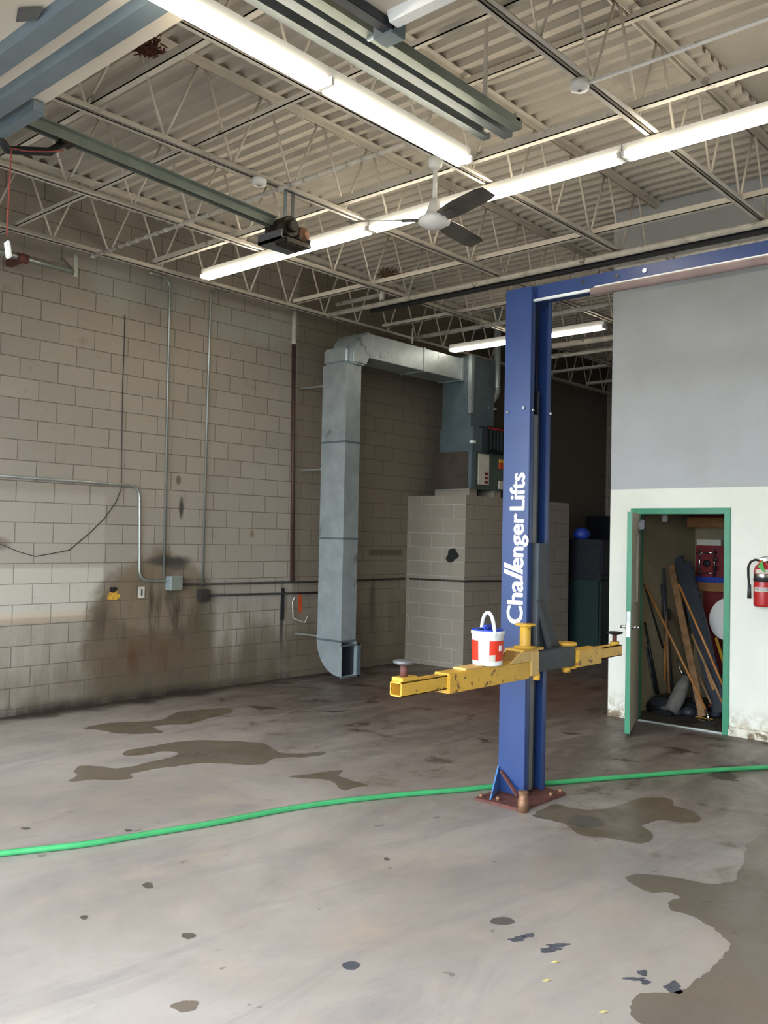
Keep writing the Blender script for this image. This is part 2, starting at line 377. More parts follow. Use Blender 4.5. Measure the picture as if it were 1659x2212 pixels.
# ribbed steel roof deck, flutes running across the joists
def deck(x0, x1, y0, y1, name, lab):
    p = .152; z0, z1 = ZC, ZC+.045; pts = []; x = x0
    while x < x1-.01:
        for dx, z in ((0, z0), (.045, z0), (.06, z1), (.137, z1)):
            if x+dx < x1-.001: pts.append((x+dx, z))
        x += p
    pts.append((x1, z0))
    b = bmesh.new()
    A = [b.verts.new((x, y0, z)) for x, z in pts]; B = [b.verts.new((x, y1, z)) for x, z in pts]
    C = [b.verts.new((x, y0, z+.004)) for x, z in pts]; D = [b.verts.new((x, y1, z+.004)) for x, z in pts]
    for i in range(len(pts)-1):
        b.faces.new((A[i], A[i+1], B[i+1], B[i])); b.faces.new((D[i], D[i+1], C[i+1], C[i]))
        b.faces.new((A[i+1], A[i], C[i], C[i+1])); b.faces.new((B[i], B[i+1], D[i+1], D[i]))
    q = MB(); q.bm.free(); q.bm = b
    return struct(name, q, 'deck', lab)
XP = XF+48*.152
deck(XF, XP, YN, YW, 'ceiling', 'ribbed white steel roof deck')
deck(XP, XB, 2.55, YW, 'ceiling_deck', 'ribbed steel roof deck towards the back')
struct('ceiling_flat', MB().box((XP, YN, ZC+.06), (XR+T, 2.7, ZC+.1)), 'deck', 'flat pale roof panel beside the cut deck edge')
struct('roof', MB().box((XF-.3, YN-.3, ZC+.1), (XB+.3, YW+.3, ZC+.4)), 'deck', 'roof above the deck')
struct('trim_1', MB().box((XR-.025, YN, 0), (XR, 3.27, .085)), 'base_peel', 'peeling dirty skirting strip at the foot of the office wall')

# closet behind the green door
struct('wall_closet_back', MB().box((10.5, 2.0, 0), (10.6, 4.42, 2.75)), 'closet', 'beige back wall of the closet')
struct('wall_closet_right', MB().box((XR+T, 1.9, 0), (10.6, 2.0, 2.75)), 'closet', 'far right wall of the closet')
struct('wall_closet_left', MB().box((XR+T, 4.38, 0), (10.5, 4.42, 2.75)), 'closet', 'beige left wall of the closet')
struct('ceiling_closet', MB().box((XR+T, 1.9, 2.75), (10.6, 4.42, 2.8)), 'closet', 'closet ceiling')
struct('floor_closet', MB().box((XR+.02, 2.0, 0), (10.5, 4.38, .012)), 'closet_floor', 'dirty closet floor')
struct('trim_2', MB().box((XR-.01, DY0, 0), (XR+.02, DY1, .016)), 'conduit', 'thin metal threshold strip across the closet doorway')

# ------------------------------------------------------------------ closet door
d = thing('door_1', 'green framed closet door standing open', 'door', (XR, 3.78, 0)); d['kind'] = 'structure'
m = MB()
m.box((XR-.02, 3.27, 0), (XR+T+.01, 3.33, 2.17)); m.box((XR-.02, 4.24, 0), (XR+T+.01, 4.30, 2.17)); m.box((XR-.02, 3.33, 2.11), (XR+T+.01, 4.24, 2.17))
m.build('door_frame', 'green', d, .004)
hp = V((XR-.025, 4.232, 0)); fe = hp+V((math.cos(math.radians(200.5)), math.sin(math.radians(200.5)), 0))*.86; ld = (fe-hp).normalized(); ln = V((-ld.y, ld.x, 0))
if ln.y > 0: ln = -ln
LW = (fe-hp).length
m = MB(); zt = 2.105
def lb(a, b, z0, z1, t0, t1): return m.poly([hp+ld*a+ln*t0+V((0,0,z0)), hp+ld*b+ln*t0+V((0,0,z0)), hp+ld*b+ln*t1+V((0,0,z0)), hp+ld*a+ln*t1+V((0,0,z0))], (0,0,z1-z0))
g0, g1, gz0, gz1 = .22, .50, 1.22, 1.90
lb(0, LW-.003, .03, gz0, 0, .045); lb(0, LW-.003, gz1, zt, 0, .045); lb(0, g0, gz0, gz1, 0, .045); lb(g1, LW-.003, gz0, gz1, 0, .045)
lf = m.build('door_leaf', 'leaf', d)
m = MB(); lb(LW-.003, LW, .03, zt, 0, .045); lb(.0, .002, .03, zt, 0, .045); m.build('leaf_edge', 'green', lf)
m = MB(); lb(g0, g1, gz0, gz1, .018, .026); m.build('window_pane', 'glass', lf)
m = MB(); lb(LW, LW+.004, .93, 1.17, .006, .040); m.build('latch_plate', 'chrome', lf)
for sgn in (-1, 1):
    m = MB(); o0 = hp+ld*(LW-.07)+ln*(.0225+sgn*.0225)+V((0,0,1.02))
    m.cyl(o0, o0+ln*sgn*.06, .012); m.cyl(o0+ln*sgn*.055, o0+ln*sgn*.055-ld*.11, .009); m.cyl(o0-ln*sgn*.001, o0+ln*sgn*.01, .028)
    m.build('door_handle', 'chrome', lf)
m = MB(); lb(.04, .26, 1.95, 2.02, .045, .10); lb(.1, .13, 2.0, 2.05, .05, .09); m.build('door_closer', 'grey', lf, .006)
m = MB(); lb(0, LW, .028, .034, -.004, .05); m.build('door_sweep', 'black', lf)

# ------------------------------------------------------------------ roof joists
J_Y = [8.15, 6.77, 5.42, 4.07, 2.71, 1.36, .0, -1.36]
labs = ['white open web roof joist closest to the block wall', 'white roof joist second out from the block wall, under the motor',
        'white roof joist third out from the block wall', 'white roof joist that carries the ceiling fan', 'white roof joist over the open end of the lift beam',
        'white roof joist sixth from the block wall, near the cut deck edge', 'white roof joist straight over the viewer', 'white roof joist last before the near side wall']
zt0, zb0 = 5.245, 4.60
def joist(y, x1, lab):
    x0 = XF
    t = thing('roof_joist', lab, 'roof joist', (x0, y, zb0), 'open web roof joists')
    tc, bc = 'joist', 'joist'
    for nm, z, s in (('top_chord', 5.30, -1), ('bottom_chord', zb0, 1)):
        m = MB()
        for sy in (-1, 1):
            w = .052 if s < 0 else .036; g = .012
            if s < 0: m.box((x0, y+sy*g, z-.006), (x1, y+sy*(g+w), z)); m.box((x0, y+sy*g, z-.05), (x1, y+sy*(g+.006), z))
            else: m.box((x0, y+sy*g, z), (x1, y+sy*(g+w), z+.005)); m.box((x0, y+sy*g, z), (x1, y+sy*(g+.006), z+.04))
        m.build(nm, tc, t)
    # one warren panel of round web bar per 0.6 m
    X0 = 3.05; k0 = int(math.ceil((x0-X0)/.61)); proto = None
    for k in range(k0, int((x1-X0)/.61)):
        xb = X0+k*.61
        for q, (a, b) in enumerate((((xb, zb0+.02), (xb+.275, 5.27)), ((xb+.335, 5.27), (xb+.61, zb0+.02)))):
            if proto is None or len(proto) < 2:
                proto = proto or []
                mm = MB().cyl((a[0], y, a[1]), (b[0], y, b[1]), .0105, n=8); o = mm.build('web_bar', 'joist', t); proto.append((o, a[0]))
            else:
                o = proto[q][0].copy(); COL.objects.link(o); o.parent = t; o.location = (a[0]-proto[q][1], 0, 0)
    return t
for y, lab in zip(J_Y, labs): joist(y, XB if y > 4.5 else XR, lab)

# ------------------------------------------------------------------ bridging and overhead pipes
def ybar(name, x, z, y0, y1, w, mat, lab, cat, round_=False, group=None):
    m = MB()
    if round_: m.cyl((x, y0, z), (x, y1, z), w, n=14)
    else: m.box((x-w/2, y0, z-.003), (x+w/2, y1, z+.003)); m.box((x-w/2, y0, z-.003), (x-w/2+.006, y1, z+w))
    return tag(m.build(name, mat), lab, cat, group)
BR = 'joist bridging bars'
def upto(pxa, pxb, z): a, b = on(*pxa, 2, z), on(*pxb, 2, z); return (a.x+b.x)/2, a.y, b.y
ybar('bridging_bar', 3.10, 4.65, 2.0, 8.15, .05, 'joist', 'pale bridging bar closest to the open garage door edge', 'bridging bar', group=BR)
ybar('bridging_bar', 3.92, 4.65, -1.3, 8.5, .035, 'joist', 'thin bridging bar crossing behind the opener rail', 'bridging bar', group=BR)
ybar('bridging_bar', 5.42, 4.65, -1.3, 8.15, .055, 'joist', 'wide bridging bar just behind the long row of tubes', 'bridging bar', group=BR)
ybar('bridging_bar', 7.42, 4.65, -1.3, 8.15, .05, 'joist', 'bridging bar in front of the office wall top', 'bridging bar', group=BR)
ybar('bridging_bar', 5.36, 5.22, 1.4, 4.07, .045, 'joist', 'short high bridging bar under the deck near the cut edge', 'bridging bar', group=BR)
for i, (x, y0) in enumerate(((9.05, 4.7), (12.1, 4.7), (13.27, 4.7), (14.6, 4.7))):
    ybar('bridging_bar', x, 4.66, y0, 8.15, .045, 'joist', ['bridging bar in the back passage nearest the hanging back tube', 'bridging bar behind the lift column over the furnace', 'bridging bar deep in the dark back passage', 'bridging bar at the far end of the dark back passage'][i], 'bridging bar', group=BR)
m = MB(); m.cyl((4.74, 4.1, 4.585), (4.74, 8.3, 4.585), .016)
for i in range(26): y = 4.3+i*.155; m.cyl((4.74, y, 4.585), (4.74, y+.05, 4.585), .021)
tag(m.build('conduit_pipe', 'insul'), 'thin pale conduit wrapped with cable ties under the joists', 'conduit')
tag(MB().tube([on(1268, 180, 2, 4.57), on(1400, 135, 2, 4.57), on(1659, 40, 2, 4.57), on(1800, -12, 2, 4.57)], .011).build('ceiling_conduit', 'white'), 'thin white conduit running from the round junction box', 'conduit')
# insulated pipe and the pipes in front of the office wall
def pipe(name, pts, r, mat, lab, cat='pipe', n=14, kids=None):
    t = MB().tube(pts, r, n).build(name, mat); return tag(t, lab, cat)
tag(MB().cyl((7.8, 7.95, 4.555), (7.8, -1, 4.555), .03).build('insulated_pipe', 'insul'), 'long wrapped insulation pipe crossing in front of the office wall top', 'pipe')
pipe('insulated_pipe_branch', rounded([(7.95, 7.95, 4.72), (7.95, 7.2, 4.72), (7.88, 7.1, 4.72)], .05), .028, 'insul', 'short pale pipe stub above the wrapped pipe')
pipe('vent_pipe', rounded([(7.8, 7.05, 4.6), (7.8, 7.05, 4.72), (8.0, 7.0, 4.76)], .06), .03, 'insul', 'pale elbow rising from the wrapped pipe')
tag(MB().box((7.86, -1, 4.50), (7.91, 7.3, 4.545)).build('support_channel', 'black'), 'black steel channel behind the wrapped pipe', 'channel')
def yp(pa, pb, z, r, mt, lab):
    a, b = on(*pa, 2, z), on(*pb, 2, z); x = (a.x+b.x)/2; dy = b.y-a.y
    return pipe('water_pipe', [(x, a.y, z), (x, b.y+dy*1.2, z)], r, mt, lab)
yp((1237, 590), (1659, 505), 4.52, .02, 'insul', 'upper of two pale pipes beside the lift beam')
yp((1330, 581), (1659, 519), 4.46, .02, 'insul', 'lower of two pale pipes beside the lift beam')
pipe('gas_pipe', [(9.43, 7.9, 4.56), (9.43, 4.8, 4.56)], .03, 'insul', 'pale pipe crossing above the hanging back tube')
pipe('gas_pipe', [(11.0, 7.0, 4.56), (11.0, 4.8, 4.56)], .04, 'insul', 'fat pale pipe behind the lift column')
pipe('gas_pipe', [(11.4, 7.2, 4.5), (11.4, 4.8, 4.5)], .025, 'insul', 'thin pale pipe under the fat one behind the lift column')

# round junction boxes
for q, (a, b, z, lab) in enumerate(((1252, 183, 4.57, 'round white junction box where the thin conduit starts'), (560, 391, 4.57, 'round white junction box on the joist left of the motor hanger'))):
    p = on(a, b, 2, z); t = thing('junction_box', lab, 'junction box', p, 'round white ceiling boxes')
    MB().lathe([(.055, .02), (.06, 0), (.055, -.03), (.02, -.035)], p).build('box_body', 'white', t)
    MB().cyl(p+V((0,0,-.036)), p+V((0,0,-.04)), .012).build('box_screw', 'conduit', t)
# nests
for (a, b, z, mt, lab) in ((320, 110, 5.0, 'nestred', 'tangle of reddish dead leaves beside the open garage door edge'), (850, 600, 4.72, 'nest', 'small twig bird nest on a bridging bar')):
    p = on(a, b, 2, z); m = MB()
    if mt == 'nest': p.x = 7.42; p.z = 4.72
    rnd = random.Random(5)
    for i in range(160):
        o = V((rnd.gauss(0, .045), rnd.gauss(0, .045), abs(rnd.gauss(0, .03)))); dd = V((rnd.gauss(0,1), rnd.gauss(0,1), rnd.gauss(0,.6))).normalized()*.028
        m.cyl(p+o-dd, p+o+dd, .006, .003, 5)
    tag(m.build('bird_nest', mt), lab, 'nest', kind='stuff')

# ------------------------------------------------------------------ fluorescent fixtures
def strip(lab, p0, p1, ntube, grp, tm='tube'):
    p0, p1 = V(p0), V(p1); d = (p1-p0).normalized(); s = V((0,0,1)).cross(d)
    t = thing('fluorescent_fixture', lab, 'ceiling light', (p0+p1)/2, grp)
    prof = [(-.030, .0), (-.034, .008), (-.034, .065), (.034, .065), (.034, .008), (.030, .0)]
    MB().prism(prof, p0, p1, s, V((0,0,1))).build('housing', 'white', t)
    L = (p1-p0).length; seg = L/ntube
    for k in range(ntube):
        for sd in (-1, 1):
            a = p0+d*(k*seg+.03)+s*sd*.034+V((0,0,-.022)); b = p0+d*((k+1)*seg-.03)+s*sd*.034+V((0,0,-.022))
            MB().cyl(a, b, .019, n=12).build('tube', tm, t)
    for k in range(ntube+1):
        c = p0+d*min(max(k*seg, .012), L-.012); MB().bar(c-s*.055+V((0,0,-.012)), c+s*.055+V((0,0,-.012)), .022, .04).build('socket_bar', 'white', t)
    return t
z2 = 4.525; x2 = 5.74
G2 = 'long row of tubes across the bay'
strip('fluorescent fixture at the block wall end of the long row', (x2, 7.72, z2), (x2, 5.34, z2), 1, G2)
strip('middle fluorescent fixture of the long row, behind the ceiling fan', (x2, 5.33, z2), (x2, 2.94, z2), 1, G2)
strip('fluorescent fixture of the long row nearest the office wall side', (x2, 2.93, z2), (x2, .55, z2), 1, G2)
strip('low hanging double fluorescent fixture beside the garage door tracks', (1.93, 3.24, 4.115), (4.34, 3.26, 4.115), 2, None)
strip('fluorescent fixture in the back passage behind the lift column', (10.04, 7.75, 4.48), (10.04, 5.35, 4.48), 1, None, 'tubedim')

# ------------------------------------------------------------------ ceiling fan
fx, fy = 5.05, 4.07
t = thing('ceiling_fan', 'three bladed industrial ceiling fan hanging under the tubes', 'ceiling fan', (fx, fy, 4.05))
MB().cyl((fx, fy, 4.2), (fx, fy, 4.6), .016).build('down_rod', 'white', t)
MB().lathe([(.03, 0), (.05, .02), (.055, .07), (.03, .09)], (fx, fy, 4.50)).build('canopy', 'white', t)
MB().lathe([(.01, 0), (.07, .012), (.115, .04), (.12, .07), (.07, .10), (.045, .16), (.03, .22)], (fx, fy, 4.06)).build('motor_housing', 'white', t)
for ang in (7, 124, 253):
    a = math.radians(ang); dr = V((math.cos(a), math.sin(a), 0)); sd = V((-dr.y, dr.x, 0))
    m = MB(); secs = []
    for i in range(9):
        u = i/8; r = .09+u*.55; w = (.05+.022*math.sin(min(u*2.2, 1)*PI/2))*(1 if u < .95 else .8); tw = -.45+.2*u
        c = V((fx, fy, 4.13))+dr*r; e = sd*math.cos(tw)+V((0,0,1))*math.sin(tw); nn = e.cross(dr).normalized()*.002
        secs.append([m.bm.verts.new(q) for q in (c-e*w+nn, c+e*w+nn, c+e*w-nn, c-e*w-nn)])
    for A, B in zip(secs, secs[1:]):
        for k in range(4): m.bm.faces.new((A[k], A[(k+1)%4], B[(k+1)%4], B[k]))
    m.bm.faces.new(secs[0][::-1]); m.bm.faces.new(secs[-1])
    b = m.build('fan_blade', 'fanblade', t)
    MB().bar(V((fx, fy, 4.125))+dr*.08, V((fx, fy, 4.125))+dr*.24, .05, .006).build('blade_iron', 'grey', b)

# ------------------------------------------------------------------ overhead garage doors in open position
zd = 4.22
t = thing('overhead_garage_door', 'beige garage door with blue-grey ribs pushed up under the roof', 'garage door', (.6, 5.2, zd))
pan = [(-1.25, -.62), (-.6, .13), (.15, .88), (.9, 1.66), (1.68, 2.45)]
for a, b in pan:
    o = MB().box((a, 3.22, zd), (b, 7.3, zd+.045)).build('door_section', 'doorpan', t, .006)
def rib(x0, x1, y0, y1, mt, par, nm='stiffening_rib'):
    z = zd
    return MB().prism([(x0, 0), (x0+.02, -.045), (x1-.02, -.045), (x1, 0)], (0, y0, z), (0, y1, z), V((1,0,0)), V((0,0,1))).build(nm, mt, par)
for (a, b) in ((.62, .76), (1.12, 1.26), (1.66, 1.80), (1.98, 2.12), (2.20, 2.34)): rib(a, b, 3.3, 7.3, 'doorrib', t)
MB().box((2.36, 4.78, zd-.075), (2.44, 6.9, zd-.002)).build('top_strut', 'doorrib', t, .008)
p = on(70, 32, 2, zd-.01)
MB().poly([p+V((-.03,.1,0)), p+V((-.07,0,0)), p+V((.0,-.1,0)), p+V((.025,0,0))], (0,0,-.015)).build('hinge', 'grey', t, .003)
t = thing('overhead_garage_door', 'pale open garage door whose roller bracket shows at the top of the picture', 'garage door', (.6, .5, zd))
for a, b in ((-.9, -.1), (-.08, .7), (.72, 1.5), (1.52, 2.3), (2.32, 3.1)):
    MB().box((a, -1.7, zd), (b, 2.8, zd+.045)).build('door_section', 'doorpan', t, .006)
for a, b in ((2.62, 2.74), (3.0, 3.1)): rib(a, b, -1.7, 2.72, 'whitepl', t)
MB().box((2.3, 2.74, zd-.05), (3.08, 2.8, zd-.001)).build('end_stile', 'dgrey', t, .004)
MB().box((3.06, 2.74, zd-.06), (3.16, 2.86, zd+.02)).cyl((3.12, 2.82, zd+.0), (3.12, 2.95, zd+.0), .012).build('roller_bracket', 'doorrib', t, .004)
MB().lathe([(.03, 0), (.045, .01), (.045, .03), (.03, .04)], (2.55, 2.86, zd), (0,1,0)).build('roller', 'black', t)
# tracks between the two doors
t = thing('garage_door_tracks', 'long grey steel track pair beside the low hanging fixture', 'door track', (3.0, 3.1, 4.2))
MB().box((-.9, 3.14, 4.24), (4.42, 3.19, 4.30)).build('track_angle', 'track', t)
m = MB(); m.prism([(-.03,-.028), (.03,-.028), (.03,-.02), (-.022,-.02), (-.022,.02), (.03,.02), (.03,.028), (-.03,.028)], (-.9, 3.03, 4.27), (4.45, 3.03, 4.25)); m.build('track_channel', 'track', t)
m = MB(); m.prism([(-.03,-.028), (.03,-.028), (.03,-.02), (-.022,-.02), (-.022,.02), (.03,.02), (.03,.028), (-.03,.028)], (-.9, 2.93, 4.27), (4.4, 2.93, 4.25)); m.build('track_channel', 'trackg', t)
m = MB(); m.bar((4.36, 2.9, 4.28), (4.36, 3.2, 4.28), .04, .04); m.bar((4.36, 3.14, 4.28), (4.36, 3.14, 5.29), .03, .005); m.build('track_hanger', 'joist', t)
m = MB(); m.bar((2.6, 2.9, 4.29), (2.6, 3.2, 4.29), .04, .03); m.bar((2.6, 3.1, 4.29), (2.6, 3.1, 5.29), .03, .005); m.build('track_hanger', 'grey', t)

# ------------------------------------------------------------------ trolley opener
t = thing('garage_door_opener', 'greasy chain garage door opener with a long steel rail', 'door opener', (4.8, 5.4, 4.1))
A = V((2.35, 5.36, 4.36)); B = V((4.66, 5.40, 4.285))
m = MB()
for sy in (-1, 1):
    o = V((0, sy*.03, 0)); m.bar(A+o, B+o, .006, .065); m.bar(A+o+V((0, sy*.02, .032)), B+o+V((0, sy*.02, .032)), .05, .005)
m.build('rail', 'trackg', t)
MB().bar(A+V((0,0,-.015)), B+V((0,0,-.015)), .014, .012).build('chain', 'blackrub', t)
m = MB(); m.box((4.60, 5.22, 4.110), (4.92, 5.50, 4.135)); m.box((4.60, 5.22, 4.110), (4.615, 5.5, 4.190)); m.box((4.9, 5.22, 4.110), (4.915, 5.5, 4.180)); m.build('mounting_frame', 'grey', t, .003)
m = MB(); m.cyl((4.72, 5.24, 4.240), (4.72, 5.40, 4.240), .085, n=20); m.cyl((4.72, 5.20, 4.240), (4.72, 5.24, 4.240), .05); m.box((4.63, 5.30, 4.135), (4.82, 5.46, 4.210)); m.cyl((4.88, 5.28, 4.220), (4.88, 5.46, 4.220), .065, n=18); m.box((4.66, 5.42, 4.150), (4.80, 5.49, 4.330))
m.cyl((4.80, 5.22, 4.170), (4.80, 5.50, 4.170), .02)
m.build('motor', 'grease', t, .006)
MB().lathe([(.055, 0), (.06, .004), (.055, .012), (.015, .014), (.015, .03)], (4.88, 5.27, 4.220), (0,-1,0), 24).build('sprocket', 'rustlt', t)
MB().box((4.60, 5.16, 4.070), (4.84, 5.30, 4.120)).build('motor_cover', 'grease', t, .01)
for x in (4.82, 4.90):
    MB().bar((x, 5.43, 4.12), (x, 5.43, 4.62), .03, .006, (0,1,0)).build('hanger_strap', 'doorrib' if x < 4.85 else 'grey', t)
tr = MB().box((2.84, 5.34, 4.29), (2.93, 5.42, 4.325)).build('trolley', 'grease', t, .006)
MB().tube([(2.86, 5.37, 4.29), (2.76, 5.34, 4.20), (2.55, 5.31, 4.13), (2.47, 5.29, 4.10), (2.40, 5.28, 4.16), (2.38, 5.28, 4.22)], .026, 8).build('door_arm', 'black', t)
tag(MB().tube([(2.84, 5.32, 4.23), (2.7, 5.26, 4.16), (2.55, 5.22, 4.10), (2.45, 5.2, 4.08), (2.445, 5.2, 3.9), (2.44, 5.2, 3.55)], .004, 6).build('release_cord', 'cord'), 'thin red release cord hanging from the opener trolley', 'cord')
p = V((2.44, 5.2, 3.47))
m = MB(); m.bar(p+V((.012,-.012,-.05)), p+V((0,0,.05)), .05, .02); tag(m.build('pull_handle', 'whitepl', None, .006), 'white pull handle on the end of the red cord', 'pull handle')

# ------------------------------------------------------------------ rail high on the block wall
t = thing('wall_rail', 'grey steel rail on brackets high on the block wall at left', 'rail', (4.1, 8.4, 4.4))
MB().cyl((3.2, 8.30, 4.43), (4.58, 8.30, 4.40), .028).build('rail_tube', 'conduit', t)
m = MB(); m.bar((4.60, 8.30, 4.36), (4.60, 8.30, 4.60), .045, .006, (0,1,0)); m.bar((4.60, 8.30, 4.38), (4.60, 8.56, 4.60), .04, .006); m.build('rail_bracket', 'conduit', t)
MB().cyl((4.0, 8.3, 4.41), (4.1, 8.3, 4.41), .045).box((4.02, 8.32, 4.38), (4.08, 8.58, 4.44)).build('bearing_block', 'rust', t)

# ------------------------------------------------------------------ conduits on the block wall
yc = 8.56
def wpipe(name, pts, r, mat, lab, cat='conduit', rr=.13):
    return tag(MB().tube(rounded([(x, yc-r*0, z) for x, z in pts], rr, 8), r, 10).build(name, mat), lab, cat)
wpipe('wall_conduit', [(5.62, 4.69), (5.9, 4.69), (5.925, 1.32)], .0125, 'conduit', 'tall bright conduit dropping into the square wall box')
wpipe('wall_conduit', [(3.0, 2.345), (5.58, 2.325), (5.61, 1.285), (5.95, 1.28)], .0125, 'conduit', 'conduit running from the left edge then down to the box')
wpipe('wall_conduit', [(6.75, 4.72), (6.47, 4.72), (6.455, 1.2)], .012, 'conduit', 'dull conduit to the right of the bright one')
wpipe('wall_conduit', [(6.05, 1.235), (8.5, 1.215), (10.1, 1.22)], .013, 'conduitd', 'upper dark horizontal conduit right of the wall box')
wpipe('wall_conduit', [(6.46, 1.1), (7.7, 1.08), (8.36, 1.07)], .013, 'conduitd', 'lower dark horizontal conduit ending behind the duct')
wpipe('drain_pipe', [(7.8, 4.3), (7.865, 1.23)], .026, 'brownpipe', 'brown vertical pipe left of the duct', 'pipe')
wpipe('pipe_sleeve', [(7.8, 4.7), (7.8, 4.27)], .03, 'insul', 'pale upper sleeve above the brown pipe', 'pipe')
tag(MB().tube([on(x, y, 1, 8.572) for x, y in ((270, 680), (268, 760), (265, 830), (264, 900), (262, 1000), (262, 1055), (250, 1085), (225, 1120), (195, 1150), (165, 1175), (150, 1188), (110, 1196), (75, 1202), (40, 1192), (0, 1175))], .004, 6).build('thin_cable', 'conduitd'), 'thin loose cable sagging across the block wall', 'cable')
t = thing('wall_junction_box', 'square grey metal box at the foot of the bright conduit', 'junction box', (6.03, 8.5, 1.18))
MB().box((5.96, 8.475, 1.175), (6.12, 8.58, 1.335)).build('box_body', 'galv', t, .005)
MB().box((5.965, 8.468, 1.18), (6.115, 8.475, 1.33)).build('box_cover', 'conduit', t, .002)
tag(MB().box((6.40, 8.50, 1.03), (6.52, 8.58, 1.17)).build('conduit_elbow_box', 'conduitd', None, .006), 'dark small elbow box under the dull conduit', 'junction box')
t = thing('wall_outlet', 'light outlet plate with a dark slot left of the wall box', 'outlet', (5.65, 8.57, 1.1))
MB().box((5.61, 8.572, 1.10), (5.69, 8.58, 1.22)).build('plate', 'insul', t, .002)
MB().box((5.643, 8.57, 1.125), (5.66, 8.573, 1.195)).build('slot', 'blackrub', t)
def splat(c, ru, rv, u, v, off, seed, n=22, jag=.35):
    r = random.Random(seed); pts = []
    ph = [r.random()*6.28 for _ in range(4)]
    for i in range(n):
        a = 2*PI*i/n; k = 1+jag*(.5*math.sin(2*a+ph[0])+.35*math.sin(3*a+ph[1])+.3*math.sin(5*a+ph[2])+.25*r.uniform(-1, 1))
        pts.append(V(c)+V(u)*ru*k*math.cos(a)+V(v)*rv*k*math.sin(a))
    return MB().poly(pts, off)
UX, UZ = (1,0,0), (0,0,1)
t = thing('broken_wall_plate', 'yellow rimmed hole low on the block wall', 'wall hole', (5.31, 8.575, 1.1))
splat((5.31, 8.574, 1.14), .06, .06, UX, UZ, (0,.005,0), 3).build('yellow_rim', paint('yellow_foam', 'c99a35', .8, vary=.3, scale=30), t)
splat((5.30, 8.572, 1.20), .04, .035, UX, UZ, (0,.003,0), 4).build('dark_hole', 'blackrub', t)
tag(splat((8.03, 8.576, .95), .035, .14, UX, UZ, (0,.003,0), 9, jag=.2).build('paint_mark', 'orange'), 'orange paint streak left of the duct', 'paint mark')
tag(MB().tube([on(x, y, 1, 8.56) for x, y in ((636, 1290), (632, 1300), (633, 1335), (645, 1340), (658, 1345), (664, 1332))], .006, 6).build('bent_wire', 'whitepl'), 'bent white wire hanging on the wall left of the duct', 'wire')
tag(MB().box((7.70, 8.55, .75), (7.735, 8.58, 1.15)).build('dark_bracket', 'black', None, .004), 'short black vertical bracket under the dark conduits', 'bracket')

# ------------------------------------------------------------------ furnace duct
t = thing('air_duct', 'tall galvanised air duct with a curved boot at the floor', 'air duct', (8.13, 8.0, .08))
dx0, dx1, dy0, dy1 = 8.0, 8.27, 7.80, 8.22
MB().box((dx0, dy0, .52), (dx1, dy1, 3.98)).build('duct_riser', 'galv', t, .003)
m = MB()
for z in (.52, 1.79, 3.0): m.box((dx0-.006, dy0-.006, z-.012), (dx1+.006, dy1+.006, z+.012))
m.build('duct_seam', 'galvd', t)
# boot: curved back sheet, mouth towards the room backed by a dark sheet
pts = [V((dx0, dy1, .52))]+[V((dx0, dy0+(dy1-dy0)*math.cos(a)*1.0, .52-.44*math.sin(a))) for a in [PI/2*i/10 for i in range(1, 11)]]
back = pts[:]; back[-1] = V((dx0, dy0, .085))
prof = back+[V((dx0, dy0-.02, .085)), V((dx0, dy0-.02, .47)), V((dx0, dy0, .52))]
m = MB(); m.poly(prof, (.008,0,0)); m.poly([p+V((dx1-dx0-.008,0,0)) for p in prof], (.008,0,0))
for a, b in zip(back, back[1:]): m.poly([a, b, b+V((dx1-dx0,0,0)), a+V((dx1-dx0,0,0))], (0,.004,.004))
m.build('duct_boot', 'galv', t)
m = MB()
for a, b in (((dx0-.01, .07), (dx1+.045, .085)), ((dx0-.0, .46), (dx1+.045, .475))): m.box((a[0], dy0-.035, a[1]), (b[0], dy0-.0, b[1]))
m.box((dx1-.0, dy0-.035, .07), (dx1+.06, dy0+.01, .475)); m.build('boot_flange', 'galvd', t)
MB().box((dx0+.01, dy0+.02, .1), (dx1-.01, dy0+.03, .46)).build('throat_shade', 'navy', t)  # dark sheet in place of the shade inside the boot
# head: collar, round elbow, horizontal run
MB().box((dx0-.01, dy0-.0, 3.98), (dx1-.02, dy1, 4.19)).build('duct_collar', 'galv', t, .03, 3)
m = MB(); ctr = V((8.30, 0, 3.98)); R = .40
pr_ = [V((8.06, 7.74, 3.98))]+[V((8.06+.29*(1-math.cos(a)), 7.74, 4.05+.36*math.sin(a))) for a in [PI/2*i/8 for i in range(9)]]+[V((8.36, 7.74, 4.08)), V((8.30, 7.74, 3.98))]
m.poly(pr_, (0, .42, 0)); m.build('duct_elbow', 'galv', t, .02, 3)
hr = MB().box((8.36, 7.78, 4.10), (10.42, 8.2, 4.41)).build('duct_run', 'galv', t, .003)
for x in (8.36, 9.5, 10.36): MB().box((x-.015, 7.77, 4.09), (x+.015, 8.21, 4.42)).build('run_flange', 'galv', hr)
for z, x in ((2.66, 7.93), (.56, 7.93), (3.72, 7.93)):
    MB().bar((x+.03, 8.58, z), (x+.06, dy1-.02, z), .035, .02).build('wall_bracket', 'conduit', t)
MB().bar((9.2, 7.75, 4.42), (9.2, 7.75, 4.62), .03, .005, (0,1,0)).build('duct_strap', 'joist', t)

